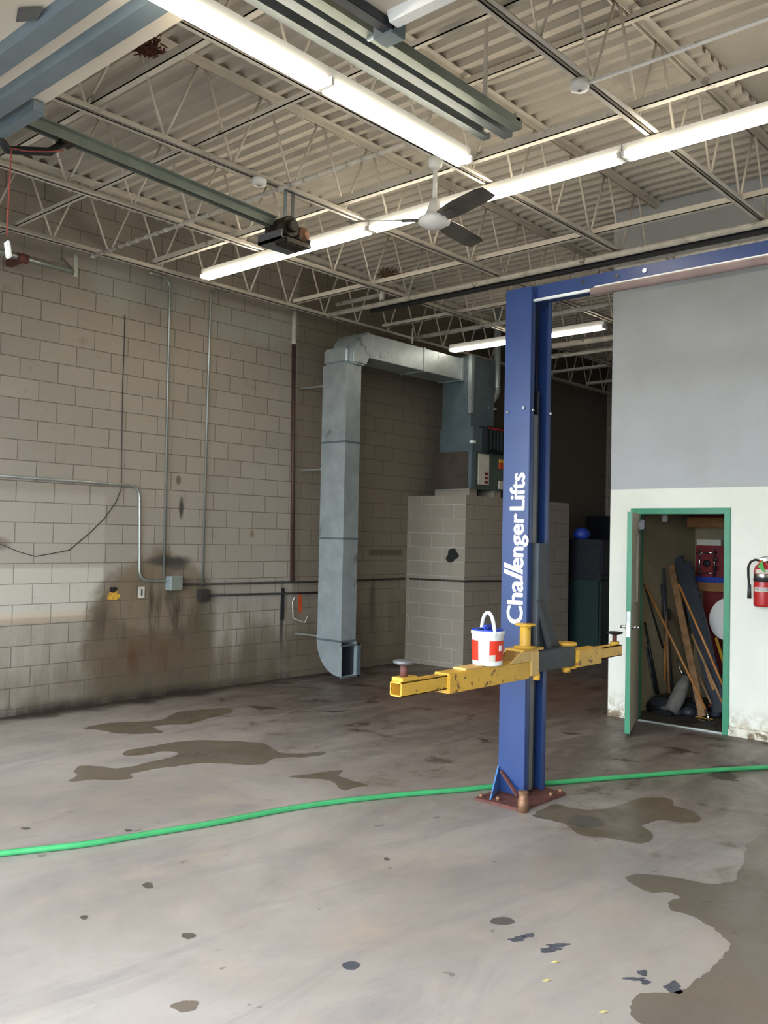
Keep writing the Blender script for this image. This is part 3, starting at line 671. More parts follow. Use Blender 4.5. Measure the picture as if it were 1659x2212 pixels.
# ------------------------------------------------------------------ block enclosure and furnace
m = MB().box((10.15, 7.52, 0), (12.98, YW-.002, 2.43))
o = m.build('block_enclosure', 'cmu_encl_x'); o.data.materials.append(MT['cmu_encl_y'])
for f in o.data.polygons:
    if abs(f.normal.x) > .5: f.material_index = 1
tag(o, 'low block built enclosure under the furnace', 'enclosure')
tag(MB().tube([(10.13, 8.5, 1.22), (10.13, 7.50, 1.23), (10.3, 7.5, 1.23), (11.6, 7.5, 1.2)], .012, 8).build('wall_conduit', 'conduitd'), 'dark conduit wrapping the corner of the block enclosure', 'conduit')
tag(splat((10.146, 7.74, 1.58), .10, .10, (0,1,0), UZ, (.003,0,0), 12, jag=.3).build('black_mark', 'blackrub'), 'round black mark on the block enclosure', 'mark')  # flat black disc on the block face
t = thing('furnace', 'furnace cabinet with brown filter panel on top of the block enclosure', 'furnace', (10.8, 7.9, 2.43))
MB().box((10.32, 7.56, 2.53), (11.6, 8.24, 3.07)).build('cabinet', 'furngreen', t, .008)
MB().box((10.29, 7.60, 2.54), (10.32, 8.22, 3.06)).build('filter_panel', 'brownpan', t, .006)
MB().box((10.30, 7.545, 2.53), (10.40, 7.60, 3.08)).build('corner_trim', 'galvd', t)
MB().box((10.62, 7.50, 3.07), (11.55, 8.1, 3.45)).build('burner_box', 'black', t, .01)
m = MB()
for i in range(9): m.box((10.68+i*.09, 7.49, 3.12), (10.72+i*.09, 7.5, 3.4))
m.build('louvre', 'dgrey', t)
MB().box((10.63, 7.49, 3.41), (11.1, 7.5, 3.43)).build('red_strip', 'red', t)
lb_ = MB().box((10.48, 7.548, 2.60), (10.74, 7.56, 3.04)).build('label_sheet', 'paper', t)
m = MB()
for i in range(3): m.box((10.63, 7.545, 2.62+i*.06), (10.71, 7.549, 2.66+i*.06))
m.build('label_print', 'darkred', lb_)
m = MB().box((11.0, 7.548, 2.86), (11.14, 7.56, 2.95)); m.build('warning_label', 'orange', t)
MB().box((11.0, 7.547, 2.95), (11.14, 7.559, 3.0)).build('warning_label_band', 'yellow', t)
MB().box((11.0, 7.548, 2.56), (11.1, 7.56, 2.68)).build('small_label', 'paper', t)
for x in (10.4, 11.0, 11.5):
    MB().box((x-.09, 7.58, 2.43), (x+.09, 8.2, 2.53)).build('support_block', 'cmu_encl_x', t)
MB().box((10.42, 7.66, 3.07), (11.0, 8.18, 4.46)).build('plenum', 'galvd', t, .004)
MB().box((10.40, 7.60, 3.07), (11.05, 8.2, 3.42)).build('plenum_base', 'galvd', t, .004)
MB().box((10.40, 7.64, 3.62), (10.46, 7.70, 4.46)).build('plenum_edge_trim', 'galv', t)
MB().box((10.35, 7.56, 3.18), (10.42, 7.62, 3.22)).build('latch', 'whitepl', t)
t = thing('flue_pipe', 'bright metal flue pipe rising from the furnace', 'flue pipe', (11.1, 7.72, 3.45))
MB().tube(rounded([(10.98, 7.72, 3.45), (10.98, 7.72, 3.84), (11.14, 7.72, 4.0), (11.14, 7.72, 5.29)], .07, 6), .055, 18).build('pipe_run', 'galv', t)
m = MB(); m.cyl((10.98, 7.72, 3.76), (10.98, 7.72, 3.80), .062); m.cyl((11.14, 7.72, 4.04), (11.14, 7.72, 4.08), .062); m.build('joint_band', 'conduit', t)
MB().bar((10.98, 7.72, 3.74), (10.98, 7.6, 3.74), .02, .02).bar((10.98, 7.72, 3.74), (10.85, 7.66, 3.75), .015, .015).build('damper_handle', 'conduit', t)

# ------------------------------------------------------------------ back passage
t = thing('waste_bin', 'dark green wheeled bin in the dark back passage', 'bin', (13.4, 7.4, 0))
MB().prism([(-.30,-.30), (.30,-.30), (.30,.30), (-.30,.30)], (13.6, 7.42, .06), (13.6, 7.42, 1.2)).build('bin_body', 'teal', t, .03)
MB().box((13.27, 7.08, 1.2), (13.93, 7.76, 1.27)).build('bin_lid', 'black', t, .02)
for y in (7.2, 7.64): MB().cyl((13.9, y-.03, .09), (13.9, y+.03, .09), .09).build('wheel', 'blackrub', t)
t = thing('stacked_crate', 'black crate standing on the green bin', 'crate', (13.6, 7.4, 1.27))
MB().box((13.3, 7.10, 1.27), (13.9, 7.74, 1.85)).build('crate_body', 'navy', t, .02)
m = MB()
for i in range(4): m.box((13.29, 7.14, 1.33+i*.13), (13.30, 7.70, 1.40+i*.13))
m.build('crate_rib', 'black', t)
m = MB(); m.lathe([(.02, 0), (.12, .02), (.15, .09), (.1, .17), (.02, .2)], (13.45, 7.55, 1.85)); tag(m.build('plastic_bag', 'blueob'), 'crumpled blue bag on top of the black crate', 'bag')
t = thing('storage_cabinet', 'tall dark cabinet against the back passage end', 'cabinet', (15.6, 8.2, 0))
MB().box((15.3, 7.9, 0), (16.1, 8.5, 2.3)).build('cabinet_body', 'black', t, .01)
MB().box((15.28, 7.92, .1), (15.3, 8.48, 2.25)).build('cabinet_door', 'navy', t)
t = thing('rolling_door', 'pale ribbed door at the end of the back passage', 'door', (16.15, 6.2, 0))
for i in range(10): MB().box((16.12, 5.2, .05+i*.3), (16.18, 7.85, .33+i*.3)).build('door_slat', 'paper', t, .01)

# ------------------------------------------------------------------ two post lift
L = thing('two_post_car_lift', 'blue two post car lift with yellow swing arms', 'car lift', (5.58, 3.58, 0))
px0, px1, py0, py1, PH = 5.44, 5.72, 3.48, 3.70, 3.63
def column(x0, x1, y0, y1, flip):
    w = .012; m = MB()
    m.box((x0, y0, .02), (x0+w, y1, PH)); m.box((x1-w, y0, .02), (x1, y1, PH))
    yo, yi = (y0, y1) if not flip else (y1, y0); s = 1 if not flip else -1
    m.box((x0+w, yi-s*w, .02), (x1-w, yi, PH))
    m.box((x0+w, yo, .02), (x0+.055, yo+s*w, PH)); m.box((x1-.055, yo, .02), (x1-w, yo+s*w, PH))
    return m.build('column', 'blue', L, .003)
c1 = column(px0, px1, py0, py1, False)
c2 = column(px0, px1, .10, .32, True)
m = MB()
for x, y, z in ((5.438, 3.665, 2.74), (5.438, 3.53, 2.76)): m.cyl((x, y, z), (x-.012, y, z), .012, n=8)
for x in (5.465, 5.70): m.cyl((x, 3.481, 2.745), (x, 3.466, 2.745), .011, n=8)
m.build('column_bolt', 'chrome', c1)
for yy0, yy1 in ((3.33, 3.72), (.08, .47)):
    bp = MB().box((5.18, yy0, 0), (5.76, yy1, .02)).build('base_plate', 'rust', L, .004)
gm = MB(); gm.poly([(5.44, 3.692, .021), (5.21, 3.60, .021), (5.44, 3.692, .20)], (-.004, .010, 0)); gm.build('gusset', 'gussetblue', L)
MB().bar((5.425, 3.665, .17), (5.39, 3.50, .035), .022, .014).build('base_brace', 'rust', L)
for x, y in ((5.22, 3.69), (5.24, 3.56), (5.60, 3.36), (5.73, 3.36)): MB().cyl((x, y, .02), (x, y, .045), .016, n=6).build('anchor_bolt', 'rustlt', L)
MB().lathe([(.037, 0), (.037, .085), (.033, .088), (.033, .125), (.036, .128), (.036, .135), (.02, .136)], (5.20, 3.33, .0), n=20).build('anchor_sleeve', 'rustlt', L)
# cross beam and shut-off bar
m = MB().box((5.50, .22, 3.545), (5.64, 3.50, 3.645)); m.build('cross_beam', 'blue', L, .004)
m = MB()
for y in (3.1, 2.85, 2.65): m.cyl((5.499, y, 3.6), (5.488, y, 3.6), .014, n=8)
m.build('beam_bolt', 'chrome', L)
sb = MB().cyl((5.47, 3.50, 3.53), (5.47, 3.0, 3.53), .011).cyl((5.47, 3.0, 3.545), (5.47, .3, 3.545), .008).build('shutoff_rod', 'whitepl', L)
MB().cyl((5.47, 3.02, 3.515), (5.47, .3, 3.515), .028, n=14).build('foam_pad', 'barpad', sb)
# inside the column: cylinder, cable, black strip for the slot's shade
MB().box((5.50, 3.484, .05), (5.555, 3.51, 2.72)).build('cylinder_cover', 'grey', L, .004)
MB().box((5.565, 3.50, .05), (5.60, 3.56, 2.9)).build('slot_shade', 'black', L, .004)  # black strip standing in for the shade inside the channel
MB().box((5.555, 3.56, .05), (5.63, 3.66, 3.3)).build('hydraulic_cylinder', 'black', L, .01)
MB().tube([(5.60, 3.53, 3.5), (5.60, 3.53, 1.3)], .006, 6).build('equaliser_cable', 'blackrub', L)
# carriage
ca = MB().box((5.405, 3.36, .905), (5.92, 3.475, 1.05)).build('carriage', 'dgrey', L, .006)
MB().box((5.51, 3.43, 1.05), (5.625, 3.50, 1.80)).build('carriage_mast', 'dgrey', ca, .004)
MB().poly([(5.50, 3.415, 1.39), (5.57, 3.415, 1.39), (5.80, 3.415, 1.04), (5.66, 3.415, 1.04)], (0, .014, 0)).build('door_guard', 'black', ca)
MB().poly([(5.455, 3.40, 1.40), (5.48, 3.40, 1.40), (5.66, 3.40, 1.04), (5.60, 3.40, 1.04)], (0, .014, 0)).build('guard_strut', 'dgrey', ca)
MB().cyl((5.42, 3.38, .85), (5.42, 3.38, .90), .025).build('pivot_nut', 'yellow', ca); MB().cyl((5.86, 3.40, .86), (5.86, 3.40, .90), .03).build('pivot_nut', 'yellow', ca)
# front arm (towards the garage doors)
def arm(xa, xm, xt, y, s, zc, name):
    a = MB().box((xm, y-.062, zc-.072), (xa, y+.062, zc+.05)).build('swing_arm', 'yellow', L, .006)
    m = MB(); x0_, x1_ = xt, xm+s*.12; w = .045; th = .009
    for (ya, yb, za, zb) in ((-w, -w+th, -.045, .04), (w-th, w, -.045, .04), (-w, w, .031, .04), (-w, w, -.045, -.036)):
        m.box((x0_, y+ya, zc+za), (x1_, y+yb, zc+zb))
    m.build('arm_extension', 'yellow', a, .002)
    return a
fa = arm(5.30, 4.40, 3.97, 3.42, 1, .945, 'front')
MB().poly([(5.05, 3.35, .995), (5.36, 3.35, .995), (5.40, 3.35, 1.075), (5.22, 3.35, 1.075)], (0, .014, 0)).poly([(5.05, 3.48, .995), (5.36, 3.48, .995), (5.40, 3.48, 1.075), (5.22, 3.48, 1.075)], (0, .014, 0)).build('arm_yoke', 'yellowlt', fa)
MB().box((5.2, 3.345, 1.062), (5.46, 3.50, 1.078)).build('yoke_plate', 'yellow', fa, .004)
MB().box((5.3, 3.345, .89), (5.402, 3.495, 1.062)).build('arm_knuckle', 'yellowlt', fa, .008)
MB().lathe([(.075, 0), (.078, .012), (.04, .016), (.038, .02), (.038, .145), (.04, .15), (.072, .156), (.07, .168), (.0, .168)], (5.30, 3.40, 1.078), n=24).build('height_adapter', 'yellow', fa)
MB().box((4.58, 3.37, .995), (4.78, 3.47, 1.01)).build('stop_plate', 'yellowlt', fa, .003)
MB().box((3.98, 3.378, .985), (4.12, 3.462, 1.01)).build('pad_boss', 'yellow', fa, .004)
MB().cyl((4.04, 3.42, 1.01), (4.04, 3.42, 1.075), .022).build('pad_screw', 'rust', fa)
MB().lathe([(.03, 0), (.062, .012), (.066, .022), (.055, .03), (.0, .026)], (4.04, 3.42, 1.075), n=20).build('lift_pad', 'grey', fa)
# rear arm
ra = arm(5.93, 6.28, 6.64, 3.40, -1, .965, 'rear')
MB().cyl((5.90, 3.42, 1.05), (5.90, 3.42, 1.072), .07, n=20).cyl((5.92, 3.42, .88), (5.92, 3.42, .90), .06, n=20).build('pivot_washer', 'yellow', ra)
MB().cyl((6.60, 3.40, 1.0), (6.60, 3.40, 1.03), .036).build('pad_boss', 'yellow', ra)
MB().cyl((6.60, 3.40, 1.03), (6.60, 3.40, 1.085), .018).build('pad_screw', 'rust', ra)
MB().lathe([(.03, 0), (.062, .008), (.065, .018), (.05, .022), (.0, .02)], (6.60, 3.40, 1.085), n=20).build('lift_pad', 'blackrub', ra)
# lettering
def word(txt, z0, z1, base, capY, par, bold=.006, ref='H'):
    def mesh_of(s):
        cu = bpy.data.curves.new('t', 'FONT'); cu.body = s; cu.size = 1; cu.offset = bold; cu.extrude = 0; cu.resolution_u = 4
        ob = bpy.data.objects.new('t', cu); COL.objects.link(ob); dg = bpy.context.evaluated_depsgraph_get(); dg.update()
        me = bpy.data.meshes.new_from_object(ob.evaluated_get(dg)); bpy.data.objects.remove(ob); bpy.data.curves.remove(cu); return me
    h = mesh_of(ref); hy = max(v.co.y for v in h.vertices); bpy.data.meshes.remove(h)
    me = mesh_of(txt); x0_ = min(v.co.x for v in me.vertices); x1_ = max(v.co.x for v in me.vertices)
    ky = (capY-base)/hy; kx = (z1-z0)/(x1_-x0_)
    b = bmesh.new(); b.from_mesh(me); bpy.data.meshes.remove(me)
    for v in b.verts: v.co = V((px0-.0015, base+v.co.y*ky, z0+(v.co.x-x0_)*kx))
    src = b.faces[:]
    for k_, (dy_, dz_) in enumerate(((.003, 0), (-.003, 0), (0, .0055), (0, -.0055))):
        g = bmesh.ops.duplicate(b, geom=src)['geom']
        bmesh.ops.translate(b, verts=[e for e in g if isinstance(e, bmesh.types.BMVert)], vec=(-.0004*(k_+1), dy_, dz_))
    r = bmesh.ops.extrude_face_region(b, geom=b.faces[:])
    bmesh.ops.translate(b, verts=[e for e in r['geom'] if isinstance(e, bmesh.types.BMVert)], vec=(.002, 0, 0))
    q = MB(); q.bm.free(); q.bm = b
    return q
lt = MB(); lt.bm.free(); lt = word('Cha', 1.225, 1.53, 3.517, 3.645, None); lo = lt.build('lettering', 'letter', c1)
word('enger', 1.615, 2.005, 3.517, 3.637, None).build('lettering', 'letter', c1)
word('Lifts', 2.035, 2.295, 3.515, 3.635, None).build('lettering', 'letter', c1)
m = MB()
for dz in (0, .045):
    m.poly([(px0-.0015, 3.518, 1.53+dz), (px0-.0015, 3.518, 1.562+dz), (px0-.0015, 3.675, 1.612+dz), (px0-.0015, 3.675, 1.58+dz)], (.002, 0, 0))
m.build('lettering', 'letter', c1)

# ------------------------------------------------------------------ wipes bucket on the arm
bc = V((4.885, 3.42, 1.0))
t = thing('plastic_bucket', 'white tub with red label and blue lid on the yellow arm', 'bucket', bc)
MB().lathe([(.085, 0), (.097, .004), (.098, .01), (.106, .2), (.111, .205), (.111, .222), (.108, .226)], bc, n=36).build('tub', 'bpail', t)
MB().lathe([(.102, .0), (.106, .004), (.106, .012), (.09, .014), (.086, .004), (.0, .004)], bc+V((0,0,.222)), n=36).build('lid', 'blid', t)
MB().box(bc+V((-.03,-.01,.226)), bc+V((.05,.03,.26))).build('lid_flap', 'blid', t, .01)
vd = (V((0,0,0))-V((bc.x, bc.y, 0))).normalized(); a0 = math.atan2(vd.y, vd.x)
def patch(da0, da1, z0, z1, mt, nm, e=.0012):
    b = bmesh.new(); n = 10; A, B = [], []
    for i in range(n+1):
        a = a0+da0+(da1-da0)*i/n
        for lst, z in ((A, z0), (B, z1)):
            r = .098+(z-.01)/.19*.008+e; lst.append(b.verts.new(bc+V((math.cos(a)*r, math.sin(a)*r, z))))
    for i in range(n): b.faces.new((A[i], A[i+1], B[i+1], B[i]))
    rr = bmesh.ops.extrude_face_region(b, geom=b.faces[:])
    for e_ in rr['geom']:
        if isinstance(e_, bmesh.types.BMVert): dlt = (e_.co-bc); dlt.z = 0; e_.co += dlt.normalized()*.0008
    q = MB(); q.bm.free(); q.bm = b; return q.build(nm, mt, t)
patch(.10, 1.35, .035, .165, 'redlab', 'red_label'); patch(-1.5, -.62, .035, .165, 'redlab', 'red_label')
patch(.12, .5, .03, .075, 'paper', 'label_stamp', .003); patch(.75, 1.0, .10, .135, 'whitepl', 'label_mark', .003)
hs = V((-vd.y, vd.x, 0))
hpts = [bc+hs*.109*math.cos(a)+V((0,0,.19))+(vd*.25+V((0,0,1))).normalized()*.16*math.sin(a) for a in [PI*i/16 for i in range(17)]]
hd = (vd*math.cos(.42)+hs*math.sin(.42)).normalized()
hpts = [bc+V((0,0,.2))+hd*.105*math.cos(a)+V((0,0,1))*.14*math.sin(a) for a in [PI*i/16 for i in range(17)]]
m = MB(); m.tube(hpts, .0125, 8); m.build('handle', 'bpail', t)

# ------------------------------------------------------------------ hose
hp_ = [F(*q) for q in ((-160, 1872), (0, 1851), (100, 1840), (200, 1828), (330, 1806), (450, 1786), (600, 1757), (700, 1741), (800, 1729), (900, 1719), (1000, 1711), (1045, 1706), (1110, 1701), (1180, 1697), (1300, 1687), (1400, 1679), (1500, 1671), (1600, 1665), (1659, 1662), (1800, 1652))]
fine = []
for i in range(len(hp_)-1):
    p0 = hp_[max(i-1, 0)]; p1, p2 = hp_[i], hp_[i+1]; p3 = hp_[min(i+2, len(hp_)-1)]
    for k in range(5):
        u = k/5; fine.append(.5*((2*p1)+(p2-p0)*u+(2*p0-5*p1+4*p2-p3)*u*u+(3*p1-p0-3*p2+p3)*u**3))
fine = [p+V((0,0,.018)) for p in fine]
tag(MB().tube(fine, .018, 10).build('garden_hose', 'hose'), 'bright green hose lying across the whole floor', 'hose')

# ------------------------------------------------------------------ wet patches and spots on the floor
def flat(pxs, sc, off, name, mat, lab, cat, jag=.02, h=.0012, z=.0, group=None):
    P = [F(x/sc+off[0], y/sc+off[1]) for x, y in pxs]; r = random.Random(len(pxs)); out = []
    n = len(P)
    for i in range(n):
        p0, p1, p2, p3 = P[i-1], P[i], P[(i+1)%n], P[(i+2)%n]
        for k in range(4):
            u = k/4; q = .5*((2*p1)+(p2-p0)*u+(2*p0-5*p1+4*p2-p3)*u*u+(3*p1-p0-3*p2+p3)*u**3)
            q += V((r.uniform(-1, 1), r.uniform(-1, 1), 0))*jag*min(1, (p2-p1).length*3); out.append(V((q.x, q.y, z+.0005)))
    b = bmesh.new(); vs = [b.verts.new(p) for p in out]
    es = [b.edges.new((vs[i], vs[(i+1)%len(vs)])) for i in range(len(vs))]
    bmesh.ops.triangle_fill(b, edges=es, use_beauty=True)
    r_ = bmesh.ops.extrude_face_region(b, geom=b.faces[:]); bmesh.ops.translate(b, verts=[e for e in r_['geom'] if isinstance(e, bmesh.types.BMVert)], vec=(0,0,h))
    q = MB(); q.bm.free(); q.bm = b
    return tag(q.build(name, mat), lab, cat, group)
S6, O6 = 1.9988, (0, 1500); S7, O7 = 2.0012, (830, 1600)
flat([(530,258),(560,240),(640,228),(750,208),(900,198),(1050,205),(1150,215),(1200,250),(1290,256),(1400,248),(1390,262),(1290,272),(1180,277),(1140,300),(1050,305),(900,298),(750,310),(600,335),(560,347),(570,360),(500,372),(400,368),(310,378),(300,370),(330,355),(325,325),(350,308),(440,312),(490,320),(570,312),(640,292),(740,272),(765,252),(700,246),(640,258),(560,266)], S6, O6, 'wet_patch', 'wet', 'long brown wet patch in front of the block wall', 'wet patch')
flat([(365,150),(400,135),(500,122),(600,118),(700,110),(760,78),(870,66),(990,60),(1000,80),(940,90),(880,110),(800,130),(720,132),(660,142),(700,165),(600,172),(500,168),(430,155)], S6, O6, 'wet_patch', 'wet', 'rusty brown damp patch closest to the block wall', 'wet patch')
flat([(1250,355),(1330,345),(1400,335),(1480,330),(1460,350),(1510,370),(1590,392),(1540,400),(1500,412),(1470,410),(1450,385),(1400,367),(1320,364)], S6, O6, 'wet_patch', 'wet', 'small boot shaped wet patch just behind the hose', 'wet patch')
flat([(640,325),(700,290),(740,275),(800,290),(900,300),(960,292),(1040,270),(1100,250),(1200,245),(1250,262),(1250,280),(1320,300),(1365,330),(1350,352),(1290,355),(1200,345),(1130,360),(1115,372),(1160,400),(1155,430),(1110,445),(1050,438),(960,422),(860,412),(820,390),(790,365),(720,345)], S7, O7, 'wet_patch', 'wet', 'wet patch spreading right from the foot of the lift', 'wet patch')
flat([(1659,400),(1590,430),(1560,480),(1555,530),(1530,560),(1520,600),(1480,615),(1400,620),(1300,600),(1200,585),(1100,578),(1050,588),(1050,605),(1090,630),(1150,658),(1220,655),(1280,680),(1230,695),(1240,735),(1290,745),(1340,765),(1420,810),(1480,860),(1495,890),(1470,925),(1440,960),(1390,1010),(1340,1040),(1290,1080),(1220,1092),(1110,1095),(1070,1140),(1065,1180),(1100,1225),(1100,1300),(1800,1350),(1900,800),(1850,400)], S7, O7, 'wet_patch', 'wet', 'largest wet area with a scalloped edge at the lower right', 'wet patch')
def spot(x, y, rx, ry, mat, lab, cat, seed, name='oil_spot', jag=.25, group=None, z=.0):
    c = F(x, y); u = F(x+rx, y)-c; v = F(x, y-ry)-c
    m = splat(c+V((0,0,.0005+z)), 1, 1, u, v, (0,0,.0012), seed, 26, jag); return tag(m.build(name, mat), lab, cat, group)
OS = 'dark oil spots on the near floor'
spot(400, 2174, 26, 13, 'wet', 'ringed brown oil spot nearest the bottom of the picture', 'oil spot', 1, group=OS)
spot(758, 2086, 19, 9, 'greydark', 'blue-grey oval spot on the floor right of the ringed one', 'oil spot', 2, jag=.1, group=OS)
spot(1085, 1990, 25, 9, 'wetdark', 'brown oval oil spot just above the tyre marks', 'oil spot', 3, jag=.08, group=OS)
spot(407, 2022, 14, 7, 'wetdark', 'ragged brown spot directly above the ringed one', 'oil spot', 4, group=OS)
spot(319, 1913, 12, 6, 'wetdark', 'small brown spot halfway between the hose and the ragged spot', 'oil spot', 5, group=OS)
spot(181, 1982, 9, 4, 'wetdark', 'tiny brown spot furthest left below the hose', 'oil spot', 6, group=OS)
spot(277, 1794, 7, 3, 'wetdark', 'tiny dark spot just behind the hose', 'oil spot', 7, group=OS)
spot(55, 1790, 9, 3, 'wetdark', 'small dark spot behind the hose by the left edge', 'oil spot', 8, group=OS)
spot(835, 1856, 6, 3, 'wetdark', 'lone tiny dot in the middle of the floor', 'oil spot', 9, group=OS)
spot(1265, 1776, 42, 12, 'wetdark', 'darker core inside the wet patch at the lift', 'oil spot', 10, group=OS, z=.0014)
TM = 'blue-grey tyre marks'
for i, (x, y, rx, ry, lab) in enumerate(((1118, 2029, 19, 5, 'first blunt tyre mark under the brown oval spot'), (1141, 2021, 12, 5, 'short tyre mark touching the blunt one'), (1188, 2052, 22, 5, 'lower of the two long slanted tyre marks'), (1205, 2042, 24, 4, 'upper of the two long slanted tyre marks'), (1388, 2102, 13, 5, 'top tyre mark of the cluster by the wet edge'), (1372, 2115, 20, 4, 'broken tyre mark of the cluster by the wet edge'), (1395, 2122, 12, 4, 'bottom tyre mark of the cluster by the wet edge'), (1455, 2134, 20, 11, 'round blue-grey mark touching the wet edge'))):
    spot(x, y, rx, ry, 'greydark', lab, 'tyre mark', 20+i, 'tyre_mark', .45, TM)
for i, (x, y, lab) in enumerate(((1200, 2079, 'small yellow leaf below the slanted tyre marks'), (1182, 2119, 'pale dry leaf lying nearest the middle of the floor'), (1305, 2187, 'tiny yellow leaf near the bottom of the picture'))):
    c = F(x, y); m = MB(); 
    m.poly([c+V((.02,-.01,.001)), c+V((.005,.008,.004)), c+V((-.02,.012,.001)), c+V((-.006,-.006,.003))], (0,0,.001)); tag(m.build('dry_leaf', 'yelleaf'), lab, 'leaf', 'dry leaves on the floor')

# ------------------------------------------------------------------ fire extinguisher
ec = V((XR-.115, 2.925, 1.25))
t = thing('fire_extinguisher', 'red fire extinguisher hung on the cream wall', 'fire extinguisher', ec)
MB().lathe([(.07, 0), (.081, .006), (.084, .02), (.084, .33), (.072, .37), (.04, .40), (.022, .41), (.02, .42)], ec, n=32).build('cylinder', 'red', t)
MB().lathe([(.0845, .23), (.086, .232), (.086, .262), (.0845, .264)], ec, n=32).build('strap', 'blackrub', t)
MB().lathe([(.0845, .264), (.0852, .265), (.0852, .30), (.0845, .302)], ec, n=32).build('metal_band', 'chrome', t)
def ewrap(z0, z1, mt, nm, a_0, a_1, e=.0008):
    b = bmesh.new(); n = 12; A, B = [], []
    for i in range(n+1):
        a = PI*1.0+.32+a_0+(a_1-a_0)*i/n
        for l_, z in ((A, z0), (B, z1)): l_.append(b.verts.new(ec+V((math.cos(a)*(.084+e), math.sin(a)*(.084+e), z))))
    for i in range(n): b.faces.new((A[i], A[i+1], B[i+1], B[i]))
    r_ = bmesh.ops.extrude_face_region(b, geom=b.faces[:])
    for e_ in r_['geom']:
        if isinstance(e_, bmesh.types.BMVert): dd = e_.co-ec; dd.z = 0; e_.co += dd.normalized()*.0008
    q = MB(); q.bm.free(); q.bm = b; return q.build(nm, mt, t)
ewrap(.305, .345, 'paper', 'upper_label', -.9, .9)
lbl = ewrap(.14, .18, 'paper', 'lower_label', -1.0, 1.0)
m = MB()
for i in range(7):
    a = PI+.32-.75+i*.25; c = ec+V((math.cos(a)*.0865, math.sin(a)*.0865, .16)); s_ = V((-math.sin(a), math.cos(a), 0))
    m.bar(c-s_*.006+V((0,0,-.01)), c+s_*.006+V((0,0,.01)), .006, .002); 
    if i % 2: m.bar(c-s_*.006+V((0,0,.01)), c+s_*.006+V((0,0,-.01)), .006, .002)
m.build('label_print', 'blueob', lbl)
m = MB(); m.box(ec+V((-.02,-.03,.42)), ec+V((.02,.03,.445))); m.bar(ec+V((-.02,.03,.445)), ec+V((-.05,-.09,.475)), .025, .008); m.bar(ec+V((-.02,.02,.43)), ec+V((-.05,-.09,.435)), .022, .006); m.build('valve_handle', 'chrome', t, .003)
MB().lathe([(.018, 0), (.02, .004), (.018, .012), (.0, .013)], ec+V((-.02, .012, .41)), (-1, .2, 0)).build('pressure_gauge', 'redlab', t)
MB().tube([ec+V(q) for q in ((-.01, .03, .425), (-.02, .07, .43), (-.03, .105, .41), (-.035, .125, .36), (-.03, .125, .28), (-.03, .118, .2), (-.03, .112, .14))], .011, 10).build('discharge_hose', 'blackrub', t)
MB().cyl(ec+V((-.03, .115, .20)), ec+V((-.03, .115, .07)), .015, .019).build('nozzle', 'dgrey', t)
MB().poly([ec+V((-.09, -.02, .43)), ec+V((-.09, -.05, .31)), ec+V((-.09, .02, .37))], (-.001,0,0)).build('inspection_tag', 'greytag', t)
MB().box(ec+V((.07, -.03, .25)), ec+V((.104, .03, .42))).build('wall_hook', 'dgrey', t)

# ------------------------------------------------------------------ closet contents
XC = 10.1
for pa, hz, lab in (((1507, 1257), .10, 'lower lumber shelf at the back of the closet'), ((1484, 1118), .11, 'upper lumber shelf at the top of the closet')):
    q = on(*pa, 0, XC); t = thing('closet_shelf', lab, 'shelf', (XC+.2, 3.0, q.z-hz))
    MB().box((XC, 2.3, q.z-hz), (XC+.04, q.y, q.z)).build('front_board', 'woodshelf', t, .003)
    MB().box((XC+.04, 2.3, q.z-.02), (10.49, q.y, q.z)).build('shelf_board', 'woodshelf', t)
zs = on(1507, 1257, 0, XC).z; zu = on(1484, 1118, 0, XC).z
ya = on(1502, 1200, 0, 10.16).y
t = thing('red_tool_case', 'dark red tool case on the lower closet shelf', 'tool case', (10.3, 3.7, zs))
MB().box((10.16, 3.2, zs+.06), (10.48, ya, 1.80)).build('case_body', 'darkred', t, .01)
MB().box((10.13, 3.2, zs), (10.45, ya+.01, zs+.06)).build('blue_base', 'blueob', t, .005)
q = on(1505, 1168, 0, 10.14); q2 = on(1557, 1178, 0, 10.14)
tag(MB().box((10.14, q2.y, 1.80), (10.4, q.y, 1.865)).build('paper_box', 'paper', None, .004), 'flat pale box lying on the red tool case', 'box')
c = on(1527, 1217, 0, 10.12)
t = thing('engine_part', 'small shiny metal frame part against the red case', 'machine part', (10.12, c.y, c.z-.16))
for dy in (-.085, .085): MB().cyl((10.12, c.y+dy, c.z-.15), (10.12, c.y+dy, c.z+.17), .012).build('frame_post', 'chrome', t)
for dz in (-.11, .12): MB().cyl((10.12, c.y-.12, c.z+dz), (10.12, c.y+.13, c.z+dz), .009).build('frame_rod', 'chrome', t)
MB().lathe([(.02, 0), (.04, .01), (.04, .025), (.02, .03)], (10.15, c.y+.01, c.z), (-1,0,0)).build('rotor', 'black', t)
for dz in (.04, -.05): MB().lathe([(.02, 0), (.032, .012), (.02, .03)], (10.13, c.y-.1, c.z+dz), (-1,0,0)).build('knob', 'chrome', t)
tag(MB().box((10.2, 2.6, .35), (10.49, on(1518, 1290, 0, 10.2).y, zs-.10)).build('red_cabinet', 'darkred', None, .01), 'dark red metal cabinet below the lower closet shelf', 'cabinet')
tag(MB().box((10.2, 2.6, zu), (10.49, on(1500, 1110, 0, 10.2).y, zu+.4)).build('red_box', 'darkred', None, .01), 'dark red box on the upper closet shelf', 'box')
tag(MB().lathe([(.0, 0), (.21, .004), (.225, .012), (.23, .03), (.22, .035), (.0, .02)], on(1575, 1338, 0, 9.75), (-1, .25, .12), 36).build('white_basin', 'whitepl'), 'round white basin propped in the closet', 'basin')
def inc(x, y, X):                 # like on(), kept inside the closet's left wall
    p = on(x, y, 0, X)
    return p if p.y < 4.33 else on(x, y, 1, 4.33)
